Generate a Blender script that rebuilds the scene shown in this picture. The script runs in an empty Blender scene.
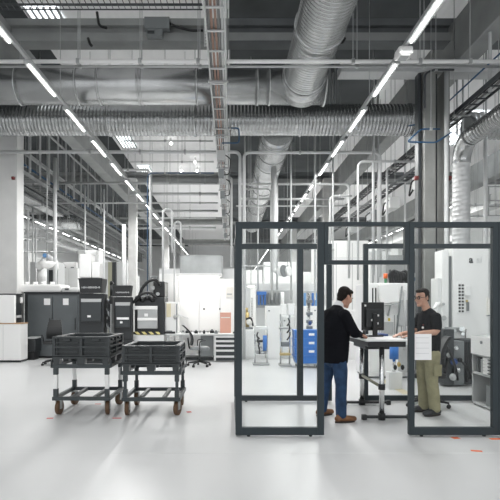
WORLD, EXPO, LAMP, AREA_W = .52, 1.12, 19, 8
import bpy, bmesh, math, random
from mathutils import Vector, Matrix
random.seed(7)
S = bpy.context.scene
COL = S.collection
PI = math.pi
R = math.radians

# ------------------------------------------------------------------ camera
cam_d = bpy.data.cameras.new('camera')
cam = bpy.data.objects.new('camera', cam_d); COL.objects.link(cam)
cam.location = (0, 0, 1.6); cam.rotation_euler = (PI/2, 0, 0)
cam_d.sensor_width = 36; cam_d.lens = 36
cam_d.shift_x = 0.04; cam_d.shift_y = 0.11
cam_d.clip_start = 0.05; cam_d.clip_end = 300
S.camera = cam
def X(px, D): return (px-230)*D/500
def Z(py, D): return 1.6+(305-py)*D/500
def W(px, py, D): return Vector((X(px, D), D, Z(py, D)))

# ------------------------------------------------------------------ materials
def mat(name, col, rough=0.5, metal=0.0, noise=0.0, nscale=6.0, bump=0.0, bscale=40.0, emit=None, estr=0.0, spec=0.5, coat=0.0):
    m = bpy.data.materials.new(name); m.use_nodes = True
    nt = m.node_tree; b = nt.nodes['Principled BSDF']
    b.inputs['Base Color'].default_value = (*col, 1)
    b.inputs['Roughness'].default_value = rough
    b.inputs['Metallic'].default_value = metal
    b.inputs['Specular IOR Level'].default_value = spec
    b.inputs['Coat Weight'].default_value = coat
    if emit:
        b.inputs['Emission Color'].default_value = (*emit, 1)
        b.inputs['Emission Strength'].default_value = estr
    tc = nt.nodes.new('ShaderNodeTexCoord')
    if noise > 0:
        n = nt.nodes.new('ShaderNodeTexNoise'); n.inputs['Scale'].default_value = nscale; n.inputs['Detail'].default_value = 5
        nt.links.new(tc.outputs['Object'], n.inputs['Vector'])
        r = nt.nodes.new('ShaderNodeValToRGB')
        a = tuple(max(0, c*(1-noise)) for c in col); c2 = tuple(min(1, c*(1+noise)) for c in col)
        r.color_ramp.elements[0].position = .3; r.color_ramp.elements[1].position = .7
        r.color_ramp.elements[0].color = (*a, 1); r.color_ramp.elements[1].color = (*c2, 1)
        nt.links.new(n.outputs['Fac'], r.inputs['Fac']); nt.links.new(r.outputs['Color'], b.inputs['Base Color'])
    if bump > 0:
        n2 = nt.nodes.new('ShaderNodeTexNoise'); n2.inputs['Scale'].default_value = bscale; n2.inputs['Detail'].default_value = 4
        nt.links.new(tc.outputs['Object'], n2.inputs['Vector'])
        bp = nt.nodes.new('ShaderNodeBump'); bp.inputs['Strength'].default_value = bump; bp.inputs['Distance'].default_value = .02
        nt.links.new(n2.outputs['Fac'], bp.inputs['Height']); nt.links.new(bp.outputs['Normal'], b.inputs['Normal'])
    return m
def wave_bump(m, scale, strength, axis='X', dist=.03):
    nt = m.node_tree; b = nt.nodes['Principled BSDF']
    tc = nt.nodes.new('ShaderNodeTexCoord'); w = nt.nodes.new('ShaderNodeTexWave')
    w.bands_direction = axis; w.inputs['Scale'].default_value = scale
    bp = nt.nodes.new('ShaderNodeBump'); bp.inputs['Strength'].default_value = strength; bp.inputs['Distance'].default_value = dist
    nt.links.new(tc.outputs['Object'], w.inputs['Vector']); nt.links.new(w.outputs['Fac'], bp.inputs['Height']); nt.links.new(bp.outputs['Normal'], b.inputs['Normal'])
    return m
def glass_mat(name, tint=(.985, .992, .99), refl=.06):
    m = bpy.data.materials.new(name); m.use_nodes = True; nt = m.node_tree
    nt.nodes.remove(nt.nodes['Principled BSDF']); out = nt.nodes['Material Output']
    t = nt.nodes.new('ShaderNodeBsdfTransparent'); t.inputs['Color'].default_value = (*tint, 1)
    g = nt.nodes.new('ShaderNodeBsdfGlossy'); g.inputs['Roughness'].default_value = .02
    f = nt.nodes.new('ShaderNodeFresnel'); f.inputs['IOR'].default_value = 1.3
    mx = nt.nodes.new('ShaderNodeMixShader')
    ge = nt.nodes.new('ShaderNodeNewGeometry'); inv = nt.nodes.new('ShaderNodeMath'); inv.operation = 'SUBTRACT'; inv.inputs[0].default_value = 1; nt.links.new(ge.outputs['Backfacing'], inv.inputs[1])
    mul = nt.nodes.new('ShaderNodeMath'); mul.operation = 'MULTIPLY'; nt.links.new(f.outputs['Fac'], mul.inputs[0]); nt.links.new(inv.outputs[0], mul.inputs[1])
    nt.links.new(mul.outputs[0], mx.inputs['Fac']); nt.links.new(t.outputs['BSDF'], mx.inputs[1]); nt.links.new(g.outputs['BSDF'], mx.inputs[2])
    nt.links.new(mx.outputs['Shader'], out.inputs['Surface'])
    return m

M = {}
M['floor'] = mat('floor_resin', (.61, .616, .618), .33, noise=.03, nscale=.5, bump=.02, bscale=1.2, spec=.5)
M['concrete'] = mat('concrete', (.56, .56, .55), .8, noise=.10, nscale=3, bump=.12, bscale=25)
M['beam'] = mat('precast_concrete', (.30, .31, .305), .75, noise=.10, nscale=2, bump=.06)
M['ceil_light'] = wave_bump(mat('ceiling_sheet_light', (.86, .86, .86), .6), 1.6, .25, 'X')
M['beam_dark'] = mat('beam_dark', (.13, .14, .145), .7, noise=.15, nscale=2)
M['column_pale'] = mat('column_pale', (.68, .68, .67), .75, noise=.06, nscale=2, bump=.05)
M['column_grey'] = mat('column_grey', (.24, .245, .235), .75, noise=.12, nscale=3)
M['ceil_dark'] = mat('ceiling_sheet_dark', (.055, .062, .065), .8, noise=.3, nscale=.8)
M['wall_white'] = mat('wall_white', (.74, .75, .75), .7, noise=.03, nscale=1.5)
M['wall_grey'] = mat('wall_grey', (.50, .51, .51), .8, noise=.06, nscale=1)
M['galv'] = mat('galvanised', (.53, .54, .54), .27, metal=.9, noise=.10, nscale=2.2, bump=.03, bscale=9)
M['galv_spiral'] = mat('galvanised_spiral', (.46, .47, .47), .27, metal=.9, noise=.12, nscale=5)
M['duct_pale'] = mat('duct_pale', (.62, .63, .63), .45, metal=.4, noise=.08, nscale=5)
M['steel'] = mat('steel_grey', (.42, .43, .43), .4, metal=.6, noise=.06, nscale=4)
M['pipe_white'] = mat('pipe_white', (.60, .61, .61), .35)
M['pipe_bright'] = mat('pipe_bright', (.84, .84, .83), .35)
M['pipe_grey'] = mat('pipe_grey', (.46, .47, .47), .4, metal=.4)
M['pipe_dark'] = mat('pipe_dark', (.045, .05, .055), .45)
M['pipe_blue'] = mat('pipe_blue', (.022, .08, .17), .4)
M['copper'] = mat('cable_copper', (.36, .22, .17), .5)
M['cable_grey'] = mat('cable_grey', (.22, .22, .22), .6)
M['cable_black'] = mat('cable_black', (.012, .013, .014), .5)
M['lamp_body'] = mat('lamp_body', (.42, .43, .43), .5)
M['lamp'] = mat('lamp_tube', (1, 1, 1), .4, emit=(1, .995, .98), estr=9); M['lamp'].cycles.emission_sampling = 'NONE'
M['lamp_soft'] = mat('bench_tube', (1, 1, 1), .4, emit=(1, .985, .95), estr=22)
M['bulb'] = mat('spot_bulb', (1, 1, 1), .4, emit=(1, .99, .97), estr=5)
M['sky'] = mat('skylight_glazing', (.8, .85, .9), .3, emit=(.93, .97, 1), estr=1.6)
M['booth'] = mat('booth_frame', (.036, .047, .053), .45, noise=.04, nscale=8, spec=.25)
M['glass'] = glass_mat('booth_glass')
M['frost'] = mat('frosted_panel', (.50, .52, .52), .35, noise=.15, nscale=2)
M['white'] = mat('white_paint', (.86, .86, .85), .4)
M['white_w'] = mat('white_warm', (.80, .78, .73), .45)
M['offw'] = mat('off_white', (.74, .75, .74), .5)
M['lgrey'] = mat('light_grey', (.46, .47, .47), .5)
M['mgrey'] = mat('mid_grey', (.20, .215, .22), .5)
M['dgrey'] = mat('dark_grey', (.034, .040, .043), .38, noise=.06, nscale=4)
M['cab_grey'] = mat('cabinet_grey', (.10, .112, .118), .36, noise=.06, nscale=4)
M['ddgrey'] = mat('darker_grey', (.018, .021, .023), .4)
M['black'] = mat('black_plastic', (.012, .013, .014), .38)
M['crate'] = mat('crate_plastic', (.034, .040, .042), .36, noise=.08, nscale=9)
M['cart'] = mat('cart_steel', (.045, .055, .058), .42, metal=.2, noise=.08, nscale=9)
M['sleeve'] = mat('sleeve_white', (.82, .82, .81), .4)
M['tyre'] = mat('caster_brown', (.115, .062, .03), .55, noise=.15, nscale=20)
M['rubber'] = mat('caster_black', (.02, .02, .02), .6)
M['chrome'] = mat('chrome', (.80, .81, .81), .16, metal=1)
M['blue'] = mat('blue_plastic', (.035, .17, .52), .4)
M['blue_d'] = mat('blue_dark', (.03, .07, .22), .45)
M['blue_l'] = mat('blue_light', (.16, .36, .68), .4)
M['label'] = mat('label_white', (.85, .85, .85), .6)
M['text_dark'] = mat('text_dark', (.05, .055, .06), .6)
M['text_pale'] = mat('text_pale', (.62, .63, .63), .6)
M['text_white'] = mat('text_white', (.50, .51, .51), .6)
M['red'] = mat('red_plastic', (.14, .016, .014), .4)
M['orange_mark'] = mat('marking_orange', (.75, .16, .05), .6)
M['red_mark'] = mat('marking_red', (.62, .12, .11), .6)
M['yellow'] = mat('yellow', (.65, .50, .08), .5)
M['cream'] = mat('floor_cream', (.70, .64, .46), .5)
M['brass'] = mat('brass', (.55, .42, .18), .35, metal=.7)
M['salmon'] = mat('card_salmon', (.66, .36, .28), .7)
M['wood'] = mat('edge_wood', (.50, .33, .20), .6, noise=.15, nscale=10)
M['olive'] = mat('strut_olive', (.26, .26, .19), .5)
M['skin'] = mat('skin', (.50, .27, .19), .5, noise=.06, nscale=14)
M['skin2'] = mat('skin_light', (.55, .31, .22), .5, noise=.06, nscale=14)
M['hair'] = mat('hair_dark', (.014, .011, .009), .8, bump=.4, bscale=90, spec=.2)
M['jacket'] = mat('jacket_black', (.006, .0065, .009), .9, bump=.3, bscale=14, spec=.15)
M['jeans'] = mat('denim_blue', (.016, .045, .105), .85, noise=.35, nscale=9, bump=.3, bscale=14)
M['shirt'] = mat('shirt_white', (.75, .75, .76), .7)
M['tee'] = mat('tee_black', (.009, .010, .012), .9, bump=.25, bscale=14, spec=.15)
M['khaki'] = mat('khaki_cloth', (.30, .28, .17), .85, noise=.15, nscale=9, bump=.3, bscale=14)
M['leather'] = mat('shoe_brown', (.19, .085, .035), .45, noise=.2, nscale=12)
M['shoe'] = mat('shoe_grey', (.025, .028, .032), .6)
M['sole'] = mat('shoe_sole', (.03, .022, .018), .7)
M['eye'] = mat('eye_dark', (.02, .016, .014), .3)
M['lip'] = mat('lip', (.40, .17, .14), .5)
def hazard():
    m = mat('hazard_stripe', (.6, .5, .1), .5); nt = m.node_tree; b = nt.nodes['Principled BSDF']
    tc = nt.nodes.new('ShaderNodeTexCoord'); w = nt.nodes.new('ShaderNodeTexWave'); w.bands_direction = 'DIAGONAL'; w.inputs['Scale'].default_value = 3.2
    r = nt.nodes.new('ShaderNodeValToRGB'); r.color_ramp.interpolation = 'CONSTANT'
    r.color_ramp.elements[0].color = (.02, .02, .02, 1); r.color_ramp.elements[1].position = .5; r.color_ramp.elements[1].color = (.68, .60, .25, 1)
    nt.links.new(tc.outputs['Object'], w.inputs['Vector']); nt.links.new(w.outputs['Fac'], r.inputs['Fac']); nt.links.new(r.outputs['Color'], b.inputs['Base Color'])
    return m
M['hazard'] = hazard()

# ------------------------------------------------------------------ mesh building
class MB:
    def __init__(s): s.bm = bmesh.new()
    def _faces(s, geom, smooth):
        if smooth:
            for f in geom: f.smooth = True
    def box(s, x0, x1, y0, y1, z0, z1, bev=0.0):
        if x1 < x0: x0, x1 = x1, x0
        if y1 < y0: y0, y1 = y1, y0
        if z1 < z0: z0, z1 = z1, z0
        b = bmesh.new(); bmesh.ops.create_cube(b, size=1)
        for v in b.verts: v.co = Vector(((x0+x1)/2+v.co.x*(x1-x0), (y0+y1)/2+v.co.y*(y1-y0), (z0+z1)/2+v.co.z*(z1-z0)))
        if bev > 0: bmesh.ops.bevel(b, geom=b.edges[:], offset=min(bev, (x1-x0)*.45, (y1-y0)*.45, (z1-z0)*.45), segments=2, affect='EDGES', profile=.6)
        s._merge(b); return s
    def rbox(s, c, size, mat3, bev=0.0):
        b = bmesh.new(); bmesh.ops.create_cube(b, size=1)
        for v in b.verts: v.co = Vector((v.co.x*size[0], v.co.y*size[1], v.co.z*size[2]))
        if bev > 0: bmesh.ops.bevel(b, geom=b.edges[:], offset=min(bev, min(size)*.45), segments=2, affect='EDGES', profile=.6)
        for v in b.verts: v.co = Vector(c)+mat3 @ v.co
        s._merge(b); return s
    def prism(s, prof, y0, y1, axis='Y'):
        n = len(prof); vs = []
        for y in (y0, y1):
            for a, c in prof:
                vs.append(s.bm.verts.new({'Y': (a, y, c), 'X': (y, a, c), 'Z': (a, c, y)}[axis]))
        fs = [s.bm.faces.new(vs[:n]), s.bm.faces.new(vs[n:])]
        for i in range(n): fs.append(s.bm.faces.new((vs[i], vs[(i+1) % n], vs[n+(i+1) % n], vs[n+i])))
        bmesh.ops.recalc_face_normals(s.bm, faces=fs); return s
    def sweep(s, pts, rads, seg=12, cap=True):
        pts = [Vector(p) for p in pts]; n = len(pts)
        if not isinstance(rads, (list, tuple)): rads = [rads]*n
        T = [(pts[min(i+1, n-1)]-pts[max(i-1, 0)]).normalized() for i in range(n)]
        for i in range(n):
            if T[i].length < .5: T[i] = T[i-1] if i else Vector((0, 0, 1))
        u = T[0].orthogonal().normalized(); rings = []
        for i in range(n):
            u = (u-T[i]*u.dot(T[i])); u = u.normalized() if u.length > 1e-6 else T[i].orthogonal().normalized()
            v = T[i].cross(u)
            rings.append([s.bm.verts.new(pts[i]+(u*math.cos(2*PI*k/seg)+v*math.sin(2*PI*k/seg))*rads[i]) for k in range(seg)])
        fs = []
        for i in range(n-1):
            for k in range(seg):
                f = s.bm.faces.new((rings[i][k], rings[i][(k+1) % seg], rings[i+1][(k+1) % seg], rings[i+1][k])); f.smooth = True; fs.append(f)
        if cap: fs += [s.bm.faces.new(rings[0][::-1]), s.bm.faces.new(rings[-1])]
        return s
    def cyl(s, p0, p1, r, seg=16, r1=None):
        return s.sweep([p0, p1], [r, r if r1 is None else r1], seg)
    def tube(s, pts, r, bend=.12, seg=10, k=5):
        pts = [Vector(p) for p in pts]; out = [pts[0]]
        for i in range(1, len(pts)-1):
            a, b, c = pts[i-1], pts[i], pts[i+1]
            d = min(bend, (a-b).length*.48, (c-b).length*.48)
            p, q = b+(a-b).normalized()*d, b+(c-b).normalized()*d
            for t in range(k+1):
                t /= k; out.append(p*(1-t)**2+b*2*t*(1-t)+q*t*t)
        out.append(pts[-1]); return s.sweep(out, r, seg)
    def ell(s, c, rad, m3=None, sub=2, seg=16):
        b = bmesh.new(); bmesh.ops.create_uvsphere(b, u_segments=seg, v_segments=seg//2+2, radius=1)
        for v in b.verts:
            p = Vector((v.co.x*rad[0], v.co.y*rad[1], v.co.z*rad[2]))
            v.co = Vector(c)+(m3 @ p if m3 else p)
        for f in b.faces: f.smooth = True
        s._merge(b); return s
    def _merge(s, b):
        me = bpy.data.meshes.new('tmp'); b.to_mesh(me); b.free(); s.bm.from_mesh(me); bpy.data.meshes.remove(me)
    def build(s, name, material, parent=None, local=False):
        me = bpy.data.meshes.new(name); off = Vector((0, 0, 0))
        if parent is not None and not local:
            p = parent
            while p is not None: off += p.location; p = p.parent
        if off.length > 0: bmesh.ops.translate(s.bm, verts=s.bm.verts[:], vec=-off)
        s.bm.to_mesh(me); s.bm.free()
        me.materials.append(M[material] if isinstance(material, str) else material)
        o = bpy.data.objects.new(name, me); COL.objects.link(o)
        if parent is not None: o.parent = parent
        return o
def tag(o, label, cat, group=None):
    o['label'] = label; o['category'] = cat
    if group: o['group'] = group
    return o
def thing(name, label, cat, loc=(0, 0, 0), rz=0, group=None):
    o = bpy.data.objects.new(name, None); COL.objects.link(o); o.location = loc; o.rotation_euler = (0, 0, rz); o.empty_display_size = .1
    return tag(o, label, cat, group)
def solo(mb, name, material, label, cat, group=None):
    # one-mesh thing: origin at the centre of its underside
    vs = [v.co for v in mb.bm.verts]
    c = Vector(((min(v.x for v in vs)+max(v.x for v in vs))/2, (min(v.y for v in vs)+max(v.y for v in vs))/2, min(v.z for v in vs)))
    bmesh.ops.translate(mb.bm, verts=mb.bm.verts[:], vec=-c)
    o = mb.build(name, material); o.location = c
    return tag(o, label, cat, group)
def struct(mb, name, material):
    o = mb.build(name, material); o['kind'] = 'structure'; return o
def dup(o, loc=None, rz=None, label=None, group=None, parent=None):
    c = o.copy(); COL.objects.link(c)
    if parent is not None: c.parent = parent
    if loc is not None: c.location = loc
    if rz is not None: c.rotation_euler = (0, 0, rz)
    if label: c['label'] = label
    if group: c['group'] = group
    for ch in [x for x in bpy.data.objects if x.parent == o]: dup(ch, parent=c)
    return c
ORD = ['', 'first', 'second', 'third', 'fourth', 'fifth', 'sixth', 'seventh', 'eighth', 'ninth', 'tenth', 'eleventh', 'twelfth', 'thirteenth', 'fourteenth', 'fifteenth', 'sixteenth', 'seventeenth', 'eighteenth', 'nineteenth', 'twentieth', 'twenty-first', 'twenty-second', 'twenty-third', 'twenty-fourth', 'twenty-fifth', 'twenty-sixth', 'twenty-seventh', 'twenty-eighth', 'twenty-ninth', 'thirtieth']
CEIL = 9.0

# ------------------------------------------------------------------ shell
HX, Y0, Y1 = 15.0, -3.0, 63.0
struct(MB().box(-HX, HX, Y0, Y1, -.2, 0), 'floor', 'floor')
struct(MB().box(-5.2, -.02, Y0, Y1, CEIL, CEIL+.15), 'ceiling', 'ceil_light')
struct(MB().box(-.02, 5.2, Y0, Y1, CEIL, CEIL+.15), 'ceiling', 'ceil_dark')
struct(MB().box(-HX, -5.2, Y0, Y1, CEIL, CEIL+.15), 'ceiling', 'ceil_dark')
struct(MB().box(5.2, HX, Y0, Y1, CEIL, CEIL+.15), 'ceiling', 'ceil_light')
struct(MB().box(-HX-.2, -HX, Y0, Y1, 0, CEIL), 'wall_left', 'wall_white')
struct(MB().box(HX, HX+.2, Y0, Y1, 0, CEIL), 'wall_right', 'wall_white')
struct(MB().box(-HX, HX, Y1, Y1+.2, 0, CEIL), 'wall_back', 'wall_white')
# long beams on the column lines
for x in (-5.25, 5.25):
    struct(MB().box(x-.22, x+.22, Y0, Y1, 7.0, 8.0, .03), 'beam', 'beam')
# cross beams (I profile) at every bay
YB = [11.6, 24.8, 37.4, 50.0]
for y in [5.4]+YB:
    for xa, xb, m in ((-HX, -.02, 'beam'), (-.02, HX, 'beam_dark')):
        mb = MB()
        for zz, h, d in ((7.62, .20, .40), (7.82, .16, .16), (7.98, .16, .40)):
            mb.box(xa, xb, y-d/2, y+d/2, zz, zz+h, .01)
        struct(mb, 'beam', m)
    if y > 6: struct(MB().box(-.02, HX, y-.21, y-.2, 7.63, 7.81), 'beam', 'beam')
# columns along both lines
for i, y in enumerate([11.2, 23.8, 36.2, 48.6]):
    for sx in (-1, 1):
        if i == 0:
            if sx > 0: continue
            struct(MB().box(X(-3, 15), X(17, 15), 15, 15.5, 0, 7.6, .015), 'column', 'column_pale'); continue
        x = sx*4.62
        struct(MB().box(x-.19, x+.19, y-.2, y+.2, 0, 7.6, .015), 'column', 'concrete')
# paired columns with a steel post at the booth
struct(MB().box(4.28, 4.53, 11.0, 11.4, 0, 6.75, .015), 'column', 'column_grey')
struct(MB().box(4.71, 4.84, 11.0, 11.4, 0, 6.75, .015), 'column', 'column_grey')
mb = MB(); mb.box(4.53, 4.62, 11.15, 11.3, 0, 6.75); mb.box(4.18, 4.24, 11.1, 11.3, 0, 6.75); mb.box(4.86, 4.92, 11.2, 11.4, 0, 6.75); struct(mb, 'column', 'dgrey')
struct(MB().box(2.45, 6.6, 11.05, 11.45, 6.76, 6.97, .01), 'beam', 'lgrey')
# skylights
for i, (x0, x1, y0, y1) in enumerate([(-5.1, -4.3, 12.35, 13.2), (-5.0, -4.35, 21.5, 23.4), (-4.9, -4.3, 26.5, 29.0), (9, 10.5, 12, 16), (9, 10.5, 19, 23)]):
    w = MB().box(x0, x1, y0, y1, CEIL-.03, CEIL-.012).build('window_%d' % (i+1), 'sky'); w['kind'] = 'structure'
    fr = MB(); n = 5
    for k in range(n+1):
        xx = x0+(x1-x0)*k/n; fr.box(xx-.03, xx+.03, y0, y1, CEIL-.07, CEIL-.03)
    fr.build('window_frame', 'steel', w)
# smoke-grey far partitions closing the work areas
struct(MB().box(-2.30, .45, 16.2, 16.32, 0, 2.78), 'wall_partition', 'wall_white')
struct(MB().box(.45, 3.6, 17.4, 17.52, 0, 2.35), 'wall_partition', 'wall_white')
struct(MB().box(-14.9, -4.95, 27.2, 27.32, 0, 3.2), 'wall_partition', 'wall_white')
struct(MB().box(5.0, 14.9, 24.2, 24.32, 0, 4.2), 'wall_partition', 'wall_white')
# floor joint
struct(MB().box(-HX, HX, 5.40, 5.408, 0, .001), 'trim_1', 'offw')
# ------------------------------------------------------------------ lamps on trunking rails
for x in (-11.3, 11.3):
    struct(MB().box(x-.22, x+.22, 12, Y1, 7.0, 8.0, .03), 'beam', 'beam')
LZ = 5.8
def lamp_proto():
    t = thing('linear_lamp', 'x', 'lamp', (0, 0, LZ))
    MB().box(-.068, .068, -.70, .70, .012, .075, .006).build('housing', 'lamp_body', t, local=True)
    for s in (-.5, .5): MB().box(-.02, .02, s-.02, s+.02, .075, .078).build('hanger_clip', 'steel', t, local=True)
    MB().box(-.011, .011, -.65, .65, -.010, .012, .006).build('diffuser', 'lamp', t, local=True)
    return t
lamp0 = lamp_proto(); first = True
la0 = bpy.data.lights.new('lamp_light', 'AREA'); la0.shape = 'RECTANGLE'; la0.size = .03; la0.size_y = 1.3; la0.energy = LAMP; la0.color = (1, .995, .98)
rows = [(-3.53, 'over the pallet carts', 0, 25), (2.90, 'over the glass booth', 0, 27), (-9.8, 'beyond the concrete column', 8, 21), (9.5, 'beyond the logo machine', 7, 20)]
for x, where, k0, k1 in rows:
    y0, y1 = 6.0+2.05*k0, 6.65+2.05*k1
    t = thing('lamp_trunking', 'long grey trunking rail carrying the linear lamps %s' % where, 'rail', (x, y0, LZ+.075))
    mb = MB().box(x-.03, x+.03, y0, y1, LZ+.077, LZ+.135); mb.build('channel', 'lamp_body', t)
    n = int((y1-y0)/4.1)
    for k in range(n+1):
        yy = y0+.3+k*4.1
        MB().cyl((x, yy, LZ+.135), (x, yy, CEIL), .008, 6).build('hanger', 'steel', t)
    for k in range(k0, k1):
        lab = 'linear ceiling lamp, %s from the camera in the row %s' % (ORD[k-k0+1], where)
        yy = 7.36+2.05*k
        if first: lamp = lamp0; lamp.location = (x, yy, LZ); lamp['label'] = lab; first = False
        else: lamp = dup(lamp0, (x, yy, LZ), label=lab)
        lamp['group'] = 'linear lamps %s' % where
        if yy < 46:
            lo = bpy.data.objects.new('lamp_light', la0); COL.objects.link(lo); lo.parent = lamp; lo.location = (0, 0, -.014)
# white sensor box on the booth-side trunking
t = thing('sensor_box', 'small white rounded box hanging on the lamp rail above the glass booth', 'sensor', (2.90, 8.35, LZ-.05))
MB().box(2.78, 3.02, 8.22, 8.5, LZ-.06, LZ+.075, .04).build('housing', 'white', t)
MB().box(2.83, 2.97, 8.26, 8.46, LZ-.075, LZ-.06, .01).build('cover', 'lgrey', t)
MB().box(2.87, 2.93, 8.3, 8.4, LZ+.075, LZ+.077).build('hanger_plate', 'steel', t)

# ------------------------------------------------------------------ helpers for hung services
def hangers(t, pts, r=.008, top=CEIL):
    for p in pts: MB().cyl(p, (p[0], p[1], top), r, 6).build('hanger', 'steel', t)
def pipe(label, pts, r, material, hang=(), name='pipe', cat='pipe', group=None, bend=.18, seg=10, top=CEIL):
    pts = [Vector(p) for p in pts]; lo = min(pts, key=lambda p: p.z)
    t = thing(name, label, cat, lo, group=group); r *= .76
    MB().tube(pts, r, bend, seg).build('run', material, t)
    hangers(t, [(h[0], h[1], h[2]+r*.9) for h in hang], top=top)
    cl = [h for h in hang]
    for h in cl:
        MB().box(h[0]-.03, h[0]+.03, h[1]-r-.012, h[1]+r+.012, h[2]-r-.012, h[2]+r+.012, .01).build('hanger_clamp', 'steel', t)
    return t
def ring_lathe(mb, axis_pts, r, ribs, rib_h, seg=28):
    # straight spiral-seam duct: rings along the axis, with raised seams
    a, b = Vector(axis_pts[0]), Vector(axis_pts[1]); L = (b-a).length; pts, rr = [], []
    for i in range(ribs):
        for f, h in ((0.0, 0), (.72, 0), (.80, rib_h), (.92, rib_h)):
            pts.append(a+(b-a)*((i+f)/ribs)); rr.append(r+h)
    pts.append(b); rr.append(r)
    mb.sweep(pts, rr, seg); return mb

# ------------------------------------------------------------------ large ventilation ducts
d1z = Z(85.5, 11.4)
t = thing('ventilation_duct', 'fat smooth galvanised duct crossing the hall, ending at the angled spiral duct', 'duct', (-3, 11.4-.05, d1z-.43))
D1 = 11.42
MB().cyl((-7.2, D1, d1z), (X(325, 11.4), D1, d1z), .41, 40).build('tube', 'galv', t)
for px in (16, 98, 76, 138, 141, 197, 258, 270, 325.5):
    xx = X(px, 11.2)
    MB().cyl((xx-.02, D1, d1z), (xx+.02, D1, d1z), .432 if px < 300 else .45, 40).build('band', 'galv', t)
for px in (16, 75, 140, 198):
    xx = X(px, 11.2); MB().cyl((xx, D1, d1z+.4), (xx, D1, 7.62), .012, 6).build('hanger', 'steel', t)
bx = 1.62
mb = MB(); mb.sweep([(bx, D1-.05, d1z), (bx, D1-.43, d1z), (bx, D1-.53, d1z)], [.52, .50, .455], 40); mb.build('saddle_collar', 'galv', t)
t = thing('spiral_duct', 'fat spiral seamed duct running overhead towards the viewer above the booth', 'duct', (bx, 8, d1z-.47))
ring_lathe(MB(), [(bx, 4.0, d1z), (bx, D1-.56, d1z)], .44, 70, .012, 40).build('tube', 'galv_spiral', t)
for yy in (10.78, 8.95, 6.2):
    mb = MB(); mb.sweep([(bx, yy-.04, d1z), (bx, yy-.03, d1z), (bx, yy+.03, d1z), (bx, yy+.04, d1z)], [.45, .475, .475, .45], 40); mb.build('joint_ring', 'galv', t)
    MB().cyl((bx, yy, d1z+.47), (bx, yy, CEIL), .012, 6).build('hanger', 'steel', t)
D2 = 13.55; d2z = Z(119.5, 13.5)
t = thing('spiral_duct', 'wide spiral ribbed duct crossing the hall just behind the smooth duct', 'duct', (0, D2, d2z-.42))
ring_lathe(MB(), [(X(18, 13.5)-1.2, D2, d2z), (X(421, 13.5), D2, d2z)], .405, 130, .009, 36).build('tube', 'galv_spiral', t)
for px in (28, 110, 195, 300, 408):
    xx = X(px, D2); MB().cyl((xx, D2, d2z+.41), (xx, D2, CEIL), .012, 6).build('hanger', 'steel', t)
    MB().cyl((xx-.03, D2, d2z), (xx+.03, D2, d2z), .43, 36).build('band', 'galv', t)
t = thing('ventilation_duct', 'smooth round duct running away down the hall under the dark ceiling', 'duct', (1.4, 14, 6.1))
MB().cyl((1.36, 14.1, d2z-.05), (1.36, 31, d2z-.05), .47, 36).build('tube', 'galv', t)
for yy in (14.6, 16.0, 17.1, 18.6, 20.6, 22.6, 25, 28):
    MB().cyl((1.36, yy-.03, d2z-.05), (1.36, yy+.03, d2z-.05), .495, 36).build('band', 'galv', t)
    if yy in (16.0, 20.6, 25): MB().cyl((1.36, yy, d2z+.4), (1.36, yy, CEIL), .012, 6).build('hanger', 'steel', t)
t = thing('ventilation_duct', 'smooth galvanised duct crossing the far aisle beyond the concrete column', 'duct', (-10.8, 30, 6.1))
zz = Z(222, 30)
MB().cyl((-14.5, 30, zz), (-8.9, 30, zz), .44, 32).build('tube', 'galv', t)
for xx in (-12.4, -11.2, -10.0, -9.0):
    MB().cyl((xx-.04, 30, zz), (xx+.04, 30, zz), .47, 32).build('band', 'galv', t)
for xx in (-12.4, -10.0): MB().cyl((xx, 30, zz+.44), (xx, 30, CEIL), .012, 6).build('hanger', 'steel', t)
# upright spiral duct beside the paired columns
t = thing('spiral_duct', 'upright white grey spiral duct rising beside the paired columns', 'duct', (5.62, 12.2, 0))
mb = ring_lathe(MB(), [(5.64, 12.2, .02), (5.64, 12.2, 5.05)], .205, 44, .005, 24); mb.build('tube', 'duct_pale', t)
pts = [(5.64, 12.2, 5.05)]
for k in range(1, 9):
    a = PI/2*k/8; pts.append((5.64, 12.2-.5*(1-math.cos(a)), 5.05+.5*math.sin(a)))
mb = MB().sweep(pts, .215, 24); mb.build('elbow', 'galv', t)
ring_lathe(MB(), [(5.64, 11.7, 5.55), (5.64, 4.5, 5.55)], .205, 60, .012, 24).build('tube', 'galv_spiral', t)
for yy in (10.5, 8): MB().cyl((5.64, yy, 5.75), (5.64, yy, CEIL), .008, 6).build('hanger', 'steel', t)
# second spiral duct across the bay behind the paired columns
t = thing('spiral_duct', 'spiral duct crossing the far bay behind the upright spiral duct', 'duct', (8, 14, 6))
zz = Z(126, 14.2)
ring_lathe(MB(), [(6.7, 14.2, zz), (13, 14.2, zz)], .36, 50, .016, 30).build('tube', 'galv_spiral', t)
for xx in (7.2, 9, 11): MB().cyl((xx, 14.2, zz+.36), (xx, 14.2, CEIL), .012, 6).build('hanger', 'steel', t)

# ------------------------------------------------------------------ cable trays
def tray(label, x0, x1, y0, y1, z, material, rung=.3, hang=2.0, side=.09, hx=None, start=1.5):
    t = thing('cable_tray', label, 'cable tray', ((x0+x1)/2, y0, z))
    for x in (x0, x1): MB().box(x-.012, x+.012, y0, y1, z, z+side).build('side_rail', material, t)
    mb = MB(); y = y0+rung/2
    while y < y1: mb.box(x0, x1, y-.02, y+.02, z, z+.02); y += rung
    o = mb.build('rung', material, t); o['kind'] = 'stuff'
    y = y0+start
    while y < y1:
        for x in (hx or (x0-.02, x1+.02)): MB().cyl((x, y, z), (x, y, CEIL), .009, 6).build('hanger', 'steel', t)
        MB().box(x0-.05, x1+.05, y-.02, y+.02, z-.03, z).build('hanger_bracket', 'steel', t)
        y += hang
    return t
tray('light steel ladder tray running down the middle of the hall with copper cables', -.37, -.08, 5.0, 33, 5.86, 'duct_pale', .62, 3.0, .12)
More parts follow.
